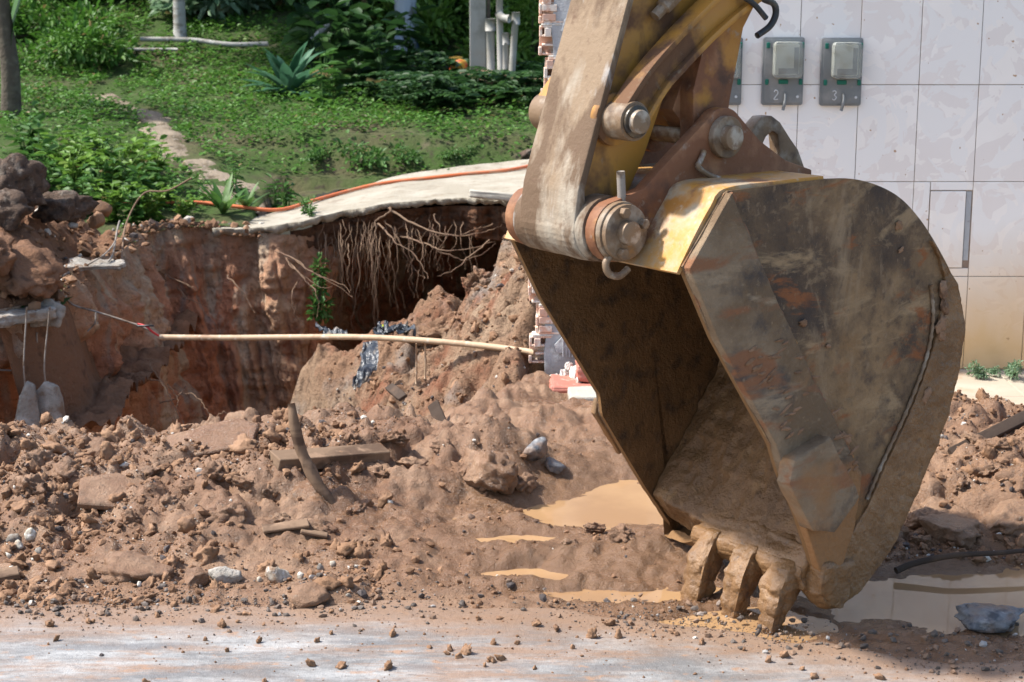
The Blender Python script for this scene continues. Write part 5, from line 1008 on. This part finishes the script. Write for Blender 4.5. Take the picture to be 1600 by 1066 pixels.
line('thin_wire', [at(157, 420, 10.4), at(175, 400, 10.5), at(183, 360, 10.9), at(187, 345, 11)], .006, 'wire', 'pale bent wire rising from the white crust', 'wire')
line('thin_wire', [at(130, 418, 10.3), at(160, 400, 10.4), at(175, 385, 10.6), at(182, 372, 10.7)], .005, 'wire', 'second thinner wire beside the pale bent one', 'wire')
line('thin_wire', [at(-10, 578, 9.2), at(30, 578, 9.3), at(55, 565, 9.4), at(58, 520, 9.4)], .005, 'wire', 'wire crossing the dark undercut at the left edge', 'wire')
hp = [(-30, 225, 14), (0, 236, 13.7), (40, 262, 13.2), (90, 284, 12.95), (150, 300, 12.85), (215, 306, 12.85), (270, 305, 12.9), (320, 306, 13.0), (370, 311, 12.95), (435, 316, 13.0), (490, 302, 13.3), (540, 289, 13.6), (600, 284, 13.75), (680, 280, 13.8), (740, 276, 13.9), (790, 272, 13.95), (820, 265, 14.1), (852, 252, 14.3), (900, 240, 14.4)]
def on_ground(px, py, Y):
    p = at(px, py, Y); zz = max(hz(p[0], Y), (float(slab_z(p[0])) if p[0] > -1.9 and Y < 14.5 else -1)); return np.array([p[0], Y, zz + .02])
line('orange_hose', [on_ground(*q) for q in hp], .0145, 'orange', 'thin orange hose lying along the footpath slab', 'hose', 120, 8)

# ------------------------------------------------------------------ roots in the hollow
rt = empty('tree_roots', tuple(at(600, 330, 12.6)), label='tangle of bare roots hanging from under the broken slab', cat='roots'); r0_ = np.array(rt.location)
def root_(pts, r, n=14): n *= 2; c_ = curve(pts, n); c_[1:] += np.cumsum(rng.normal(0, .006, (n - 1, 3)), 0) * [1, .6, .6]; V, F = tube(c_, np.linspace(r, r * .3, n) * .55 * (1 + .15 * rng.normal(size=n)), 6); mk('root', V - r0_, F, M['root'], rt)
for pts, r in (([(605, 322, 12.6), (612, 335, 12.5), (590, 355, 12.4), (585, 378, 12.4)], .02), ([(612, 330, 12.5), (640, 350, 12.35), (700, 368, 12.2), (760, 360, 12.3), (775, 348, 12.4)], .016), ([(625, 370, 12.45), (660, 385, 12.3), (700, 395, 12.2), (770, 380, 12.3)], .015), ([(590, 350, 12.5), (620, 375, 12.3), (655, 400, 12.2), (674, 437, 12.1)], .013),
               ([(680, 390, 12.2), (730, 405, 12.2), (765, 382, 12.3)], .011), ([(600, 345, 12.5), (625, 385, 12.4), (640, 420, 12.4), (660, 440, 12.3)], .011), ([(765, 375, 12.2), (740, 400, 12.1), (720, 415, 12.0), (704, 430, 12)], .011), ([(680, 335, 12.4), (684, 360, 12.3), (682, 400, 12.3), (680, 420, 12.3)], .008), ([(770, 350, 12.4), (735, 362, 12.2), (690, 365, 12.2)], .009)):
    root_([at(*q) for q in pts], r)
for i in range(95):
    x = 500 + 260 * rng.beta(1.1, 2.6); y = np.interp(x, [500, 800], [345, 325]) + rng.uniform(0, 40); ln = rng.uniform(50, 170) * (1 if x < 620 else .6); Y = 12.35 + rng.uniform(-.12, .25); dx = rng.normal(0, 9)
    root_([at(x, y, Y + .1), at(x + dx * .4 + rng.normal(0, 4), y + ln * .35, Y), at(x + dx + rng.normal(0, 5), y + ln * .7, Y), at(x + dx * 1.2 + rng.normal(0, 6), min(y + ln, 520), Y)], rng.uniform(.003, .0085), 10)
rt2 = empty('tree_roots', tuple(at(450, 410, 12.0)), label='spray of pale roots sticking out of the bank left of the hollow', cat='roots'); r0_ = np.array(rt2.location); rt = rt2
for pts in ([(430, 393, 12.2), (470, 410, 11.9), (505, 430, 11.8), (560, 462, 11.7)], [(440, 395, 12.2), (465, 420, 11.9), (500, 440, 11.8), (525, 440, 11.7)], [(450, 410, 12.1), (470, 440, 11.9), (480, 465, 11.8), (478, 495, 11.8)], [(452, 400, 12.1), (490, 425, 11.9), (520, 445, 11.8), (535, 458, 11.7)], [(465, 440, 12), (460, 470, 11.9), (468, 495, 11.9), (480, 505, 11.9)], [(355, 430, 12.1), (375, 450, 12.0), (395, 475, 11.95), (408, 497, 11.9)], [(277, 450, 12), (292, 470, 11.9), (305, 477, 11.9)], [(262, 430, 11.9), (290, 448, 11.8), (310, 455, 11.8)]):
    root_([at(*q) for q in pts], rng.uniform(.006, .012))
tw = empty('dead_twigs', tuple(at(280, 610, 10.5)), label='dry twigs leaning against the lower left slope', cat='twigs'); r0_ = np.array(tw.location); rt = tw
for pts in ([(235, 592, 10.2), (255, 592, 10.2), (275, 625, 10.1), (300, 660, 10.0)], [(262, 600, 10.3), (280, 620, 10.2), (290, 650, 10.1), (293, 680, 10)], [(250, 630, 10.3), (272, 622, 10.2), (285, 605, 10.3)], [(235, 565, 10.4), (262, 610, 10.2), (282, 640, 10.1)], [(340, 650, 10.2), (355, 640, 10.2), (378, 640, 10.2), (385, 632, 10.2)], [(285, 615, 10.3), (310, 625, 10.2), (330, 660, 10.1)]):
    root_([at(*q) for q in pts], rng.uniform(.005, .010))

# ------------------------------------------------------------------ plastic, ball, planks, sticks, stones
def sheet(name, pts_l, pts_r, label, seed, mt='plastic_bag', amp=.03, th=.003):
    L_ = curve(pts_l, 30); R_ = curve(pts_r, 30); t = np.linspace(0, 1, 22)[None, :, None]; P_ = L_[:, None] * (1 - t) + R_[:, None] * t
    P_ = P_ + amp * np.stack([fbm(P_ * [3, 1, 1], 9, 3, seed + i, .5, True) for i in range(3)], -1) * [.6, 1, .8]
    V = np.concatenate([P_.reshape(-1, 3), (P_ + [0, th, -th]).reshape(-1, 3)]); F = gridF(30, 22)
    return mk(name, V, np.concatenate([F, F[:, ::-1] + 660]), M[mt], label=label, cat='plastic')
sheet('plastic_sheet', [at(565, 535, 9.6), at(562, 560, 9.45), at(556, 585, 9.35), at(546, 603, 9.3)], [at(588, 530, 9.6), at(592, 555, 9.45), at(585, 580, 9.35), at(563, 605, 9.3)], 'black plastic sheet hanging below the conduit', 741)
sheet('plastic_sheet', [at(586, 512, 10.0), at(610, 508, 9.95), at(640, 505, 9.9)], [at(588, 528, 9.8), at(612, 526, 9.75), at(645, 524, 9.75)], 'crumpled black plastic on the slope above the conduit', 743, amp=.07)
sheet('plastic_sheet', [at(495, 505, 11.2), at(515, 515, 11.1), at(540, 516, 11)], [at(496, 520, 11.1), at(515, 525, 11.0), at(542, 528, 10.9)], 'dark plastic scrap beside the green creeper', 745, amp=.05)
put('ball', mesh('ball', *ico(3)), M['lime'], None, (at(595, 487, 10.6)[0], 10.6, pile_z(at(595, 487, 10.6)[0], 10.6) + .027), None, .03, label='small yellow green ball at the mouth of the hollow', cat='ball')
Ys = mud_hit(520, 782)[1]; V, F = tube(curve([at(455, 630, Ys + .05), at(461, 665, Ys + .04), at(475, 715, Ys + .03), at(496, 755, Ys + .01), at(520, 788, Ys), at(528, 800, Ys)], 22), np.interp(range(22), [0, 3, 12, 21], [.016, .022, .024, .018]), 6); V = V + .003 * rng.normal(size=V.shape)
mk('wooden_stake', V, F, M['wood'], label='bent wooden stake standing in the mud heap', cat='stake')
def board(name, p0, p1, w, th, mt, label, roll=0., cat='board', group=None):
    p0, p1 = Vector(p0), Vector(p1); L_ = (p1 - p0).length; V, F = bev(*box(0, L_, -w / 2, w / 2, -th / 2, th / 2), .003, 1, sub=3, noise=.004, nsc=12, seed=int(w * 1000))
    q = (p1 - p0).to_track_quat('X', 'Z').to_euler(); o = put(name, mesh(name, V, F, False), M[mt], None, p0, None, None, label=label, cat=cat, group=group); o.rotation_mode = 'QUATERNION'; o.rotation_quaternion = (p1 - p0).to_track_quat('X', 'Z') @ Matrix.Rotation(roll, 4, 'X').to_quaternion(); return o
board('timber_plank', mud_hit(428, 726, .012), mud_hit(600, 716, .02), .09, .055, 'wood', 'mud-topped timber plank half buried behind the stake', .2, 'plank')
board('broken_board', at(676, 630, 7.6), at(692, 668, 7.5), .06, .012, 'wood_dark', 'dark splinter of board standing up below the slope', .9)
board('broken_board', at(608, 604, 8.9), at(630, 622, 8.7), .05, .02, 'wood_dark', 'dark board end sticking from the slope under the conduit', .5)
board('broken_board', mud_hit(410, 832, .012), mud_hit(482, 824, .015), .06, .012, 'wood', 'reddish splintered board flat on the mud near the street', .1)
board('broken_board', mud_hit(470, 834, .012), mud_hit(512, 842, .012), .03, .012, 'wood', 'thin dark lath beside the reddish board', .1)
board('broken_board', mud_hit(-20, 908, .012), mud_hit(30, 900, .015), .07, .02, 'wood', 'dark reddish board end at the lower left edge', .1)
board('timber_plank', mud_hit(1485, 712, .0), mud_hit(1625, 652, .03), .05, .045, 'wood_dark', 'dark plank lying aslant on the right mud heap', .6, 'plank')
line('branch', [at(1400, 892, 5.75), at(1430, 880, 5.78), at(1490, 868, 5.8), at(1560, 864, 5.82), at(1620, 858, 5.85)], np.interp(range(30), [0, 15, 29], [.013, .011, .008]), 'wood_dark', 'long dark branch lying by the right puddle', 'branch')
line('conduit_stub', [at(650, 537, 9.15), at(651, 570, 9.15), at(650, 600, 9.15)], .006, 'conduit', 'thin rod hanging down below the conduit, left of two', 'rod', 8, 6)
line('conduit_stub', [at(664, 537, 9.12), at(665, 565, 9.12), at(664, 592, 9.12)], .006, 'conduit', 'thin rod hanging down below the conduit, right of two', 'rod', 8, 6)
boulder(216, 882, 0, (.125, .10, .062), 751, 'mud', 'large mud-caked boulder near the street on the left', rot=(.05, .1, .2), rough=.22)
boulder(352, 892, 0, (.055, .05, .042), 752, 'stone', 'dark angular stone between the boulder and the white stone', 'stone', 3, cat='stone')
boulder(436, 893, 0, (.052, .04, .035), 753, 'stone_white', 'pale yellowish broken stone near the street', 'stone', 3, (.3, .5, .4), 'stone')
boulder(480, 928, 0, (.075, .055, .04), 754, 'mud', 'muddy clod lying at the street edge below the white stone', 'mud_clod', 3, cat='clod', rough=.3)
boulder(305, 898, 0, (.05, .05, .035), 755, 'mud', 'mud clod right of the large boulder', 'mud_clod', 3, cat='clod', rough=.3)
boulder(835, 693, 0, (.068, .05, .04), 756, 'stone_blue', 'bluish grey concrete chunk behind the large puddle', 'stone', 3, (.2, -.4, .3), 'stone')
boulder(868, 724, 0, (.055, .05, .026), 757, 'stone_blue', 'flat grey stone at the edge of the large puddle', 'stone', 3, cat='stone')
boulder(1553, 966, 5.28, (.125, .09, .055), 758, 'stone_blue', 'wet blue grey rock in the right puddle', 'rock', 4, (.05, .05, .1), 'rock', .22)
boulder(835, 655, 7.75, (.20, .12, .05), 759, 'mud', 'flat mud-covered slab below the red step', 'mud_slab', 4, (.15, .1, .1), 'slab', .22)
for px, py, Y, dm, sd_, lb in ((690, 470, 10.25, (.20, .15, .09), 760, 'pale earth block on the slope above the plastic'), (750, 430, 10.2, (.09, .08, .10), 761, 'upright earth lump on the crest of the slope')):
    q_ = at(px, py, Y); V, F = rock(5, sd_, dm, 8, .5, .12); put('earth_block', mesh('earth_block', V, F), M['pile'], None, (q_[0], Y, pile_z(q_[0], Y) + dm[2] * .35), (.1, -.2, .3), None, label=lb, cat='earth block')
boulder(762, 715, 0, (.13, .11, .10), 762, 'mud', 'rounded mud lump right of the timber plank', 'mud_lump', 4, cat='clod', rough=.25)
boulder(1480, 815, 0, (.13, .11, .06), 763, 'mud', 'broad mud slab on the right heap', 'mud_slab', 4, (.1, .1, .1), 'slab', .25)
boulder(1580, 800, 0, (.14, .11, .07), 764, 'mud', 'muddy lump at the right edge of the heap', 'mud_lump', 4, (.1, -.2, .1), 'clod', .25)
V, F = slabrock([(-.19, -.06), (.15, -.11), (.20, .02), (.13, .10), (-.17, .11)], .062, 771, .010, 6)
put('mud_slab', mesh('mud_slab', V, F), M['mud'], None, mud_hit(335, 712, .02), (.34, -.20, .25), label='flat mud-coated paving block tilted on the heap crest', cat='slab')
V, F = slabrock([(-.16, -.1), (.13, -.12), (.17, .05), (.0, .12), (-.14, .08)], .03, 772, .006, 5)
put('mud_slab', mesh('mud_slab', V, F), M['mud'], None, mud_hit(185, 775, .0), (.30, .12, .3), label='smooth mud flake on the left part of the heap', cat='slab')
for i, (px, py, Y, s_) in enumerate(((20, 838, 6.0, .03), (48, 832, 6.05, .028), (30, 850, 5.95, .022), (60, 860, 5.9, .018), (15, 865, 5.88, .02), (470, 900, 5.62, .02), (500, 885, 5.7, .018), (520, 880, 5.72, .014), (405, 905, 5.62, .015), (545, 930, 5.5, .012))):
    boulder(px, py, 0, (s_, s_ * .8, s_ * .6), 780 + i, 'stone_white' if i % 3 else 'stone', 'whitish rubble stone in the mud by the street', 'rubble_stone', 2, rng.uniform(0, 3, 3), 'stone', group='whitish stones in the mud')
V, F = slabrock([(-.22, -.12), (.2, -.14), (.24, .1), (-.2, .14)], .05, 775, .012, 5)
put('broken_slab', mesh('broken_slab', V, F), M['concrete'], None, at(780, 312, 12.25), (-.12, .10, .05), label='loose slab fragment hanging under the footpath edge near the bucket', cat='slab')

# ------------------------------------------------------------------ things at the back
pb = at(747, 118, 18.3); zb = hz(pb[0], 18.3)
cp = empty('concrete_post', (pb[0], 18.3, zb), label='weathered concrete post standing behind the log', cat='post')
mk('shaft', *bev(*box(-.085, .085, -.08, .08, -.1, 3.0), .01, 2), M['pvc'], cp, smooth=False)
mk('side_batten', *bev(*box(.09, .13, -.04, .04, -.1, 2.2), .005, 1), M['trunk_dark'], cp, smooth=False)
for i, (x0, y0, x1, y1, r, lb) in enumerate(((768, 118, 766, 30, .045, 'short capped grey plastic pipe nearest the post'), (783, 118, 780, -20, .036, 'tall grey plastic pipe with an elbow at its top'), (790, 119, 790, 52, .036, 'short grey plastic pipe in the middle of the bundle'), (797, 119, 806, 20, .036, 'leaning grey plastic pipe, rightmost of the bundle'))):
    a = at(x0, y0, 18.1 - .03 * i); b_ = at(x1, y1, 18.15 - .03 * i); a[2] = min(a[2], hz(a[0], 18.1)) - .03
    o = empty('plastic_pipe', tuple(a), label=lb, cat='pipe', group='grey plastic pipes behind the log')
    mk('barrel', *tube(np.array([a, (a + b_) / 2, b_]) - a, r, 14), M['pvc'], o)
    mk('collar', *tube(np.array([b_ - [0, 0, .12], b_ + [0, 0, .005]]) - a, r * 1.2, 14), M['pvc'], o)
    if i == 1: mk('elbow', *tube(curve(np.array([at(778, 20, 18.08), at(785, 28, 18.05), at(796, 30, 18.0)]) - a, 8), r * 1.15, 12), M['pvc'], o)
a = at(716, 128, 18.0); b_ = at(845, 133, 17.8)
lg = empty('old_log', tuple(a), label='squared old log lying in front of the pipes', cat='log')
V, F = tube(curve(np.array([a, (a + b_) / 2 + [0, 0, .02], b_]) - a, 16), np.interp(range(16), [0, 8, 15], [.115, .12, .07]), 10); mk('timber', V, F, M['wood'], lg)
fr_ = at(718, 112, 18.4)
put('fruit', mesh('fruit', *rock(3, 801, (.1, .08, .13), 0, .05)), M['flower'], None, fr_, None, 1.0, label='red and yellow roundish thing left of the concrete post', cat='fruit')
put('fruit', mesh('fruit', *rock(3, 802, (.09, .05, .025), 0, .05)), M['flower'], None, at(712, 92, 18.8), None, 1.0, label='flat red thing just above the red and yellow one', cat='fruit')
boulder(862, 150, 17.4, (.16, .12, .09), 811, 'stone', 'grey block behind the fern thicket near the wall end', 'stone', 3, cat='stone')
boulder(862, 165, 17.2, (.13, .1, .07), 812, 'stone', 'lower grey block at the foot of the other one', 'stone', 3, cat='stone')
boulder(832, 240, 14.75, (.11, .08, .05), 813, 'boulder_dark', 'dark flat stone at the back edge of the footpath', 'stone', 3, cat='stone')
line('bamboo_pole', [at(202, 36, 21.2), at(235, 75, 20.8), at(266, 106, 20.4)], .022, 'bamboo', 'tan bamboo pole leaning left of the slim trunk', 'pole', 10)
line('bamboo_pole', [at(292, 30, 21.2), at(315, 55, 20.9), at(332, 84, 20.6)], .022, 'bamboo', 'tan bamboo pole leaning right of the slim trunk', 'pole', 10)
line('bamboo_pole', [at(480, 70, 20.5), at(497, 52, 20.6), at(513, 38, 20.7)], .03, 'trunk_pale', 'pale stick leaning towards the dark trunk', 'pole', 8)
line('bamboo_pole', [on_ground(222, 117, 20.0) + [0, 0, .05], on_ground(300, 117, 20.0) + [0, 0, .06], on_ground(360, 119, 19.9) + [0, 0, .06], on_ground(420, 113, 19.9) + [0, 0, .07]], .028, 'trunk_pale', 'long grey pole lying flat in front of the slim trunk', 'pole', 14)
line('bamboo_pole', [on_ground(190, 125, 19.7) + [0, 0, .05], on_ground(280, 124, 19.7) + [0, 0, .06]], .018, 'trunk_pale', 'thin grey stick lying before the long pole', 'pole', 8)
line('pale_stick', [at(48, 62, 21), at(60, 66, 20.9), at(71, 72, 20.8)], .03, 'pvc', 'short pale stick in the upper left thicket', 'stick', 8)
line('pale_stick', [at(53, 105, 19.8), at(57, 116, 19.8), at(60, 127, 19.7)], .014, 'pvc', 'left one of two thin pale pegs on the slope', 'stick', 8)
line('pale_stick', [at(82, 103, 19.8), at(85, 112, 19.8), at(88, 122, 19.7)], .014, 'pvc', 'right one of two thin pale pegs on the slope', 'stick', 8)
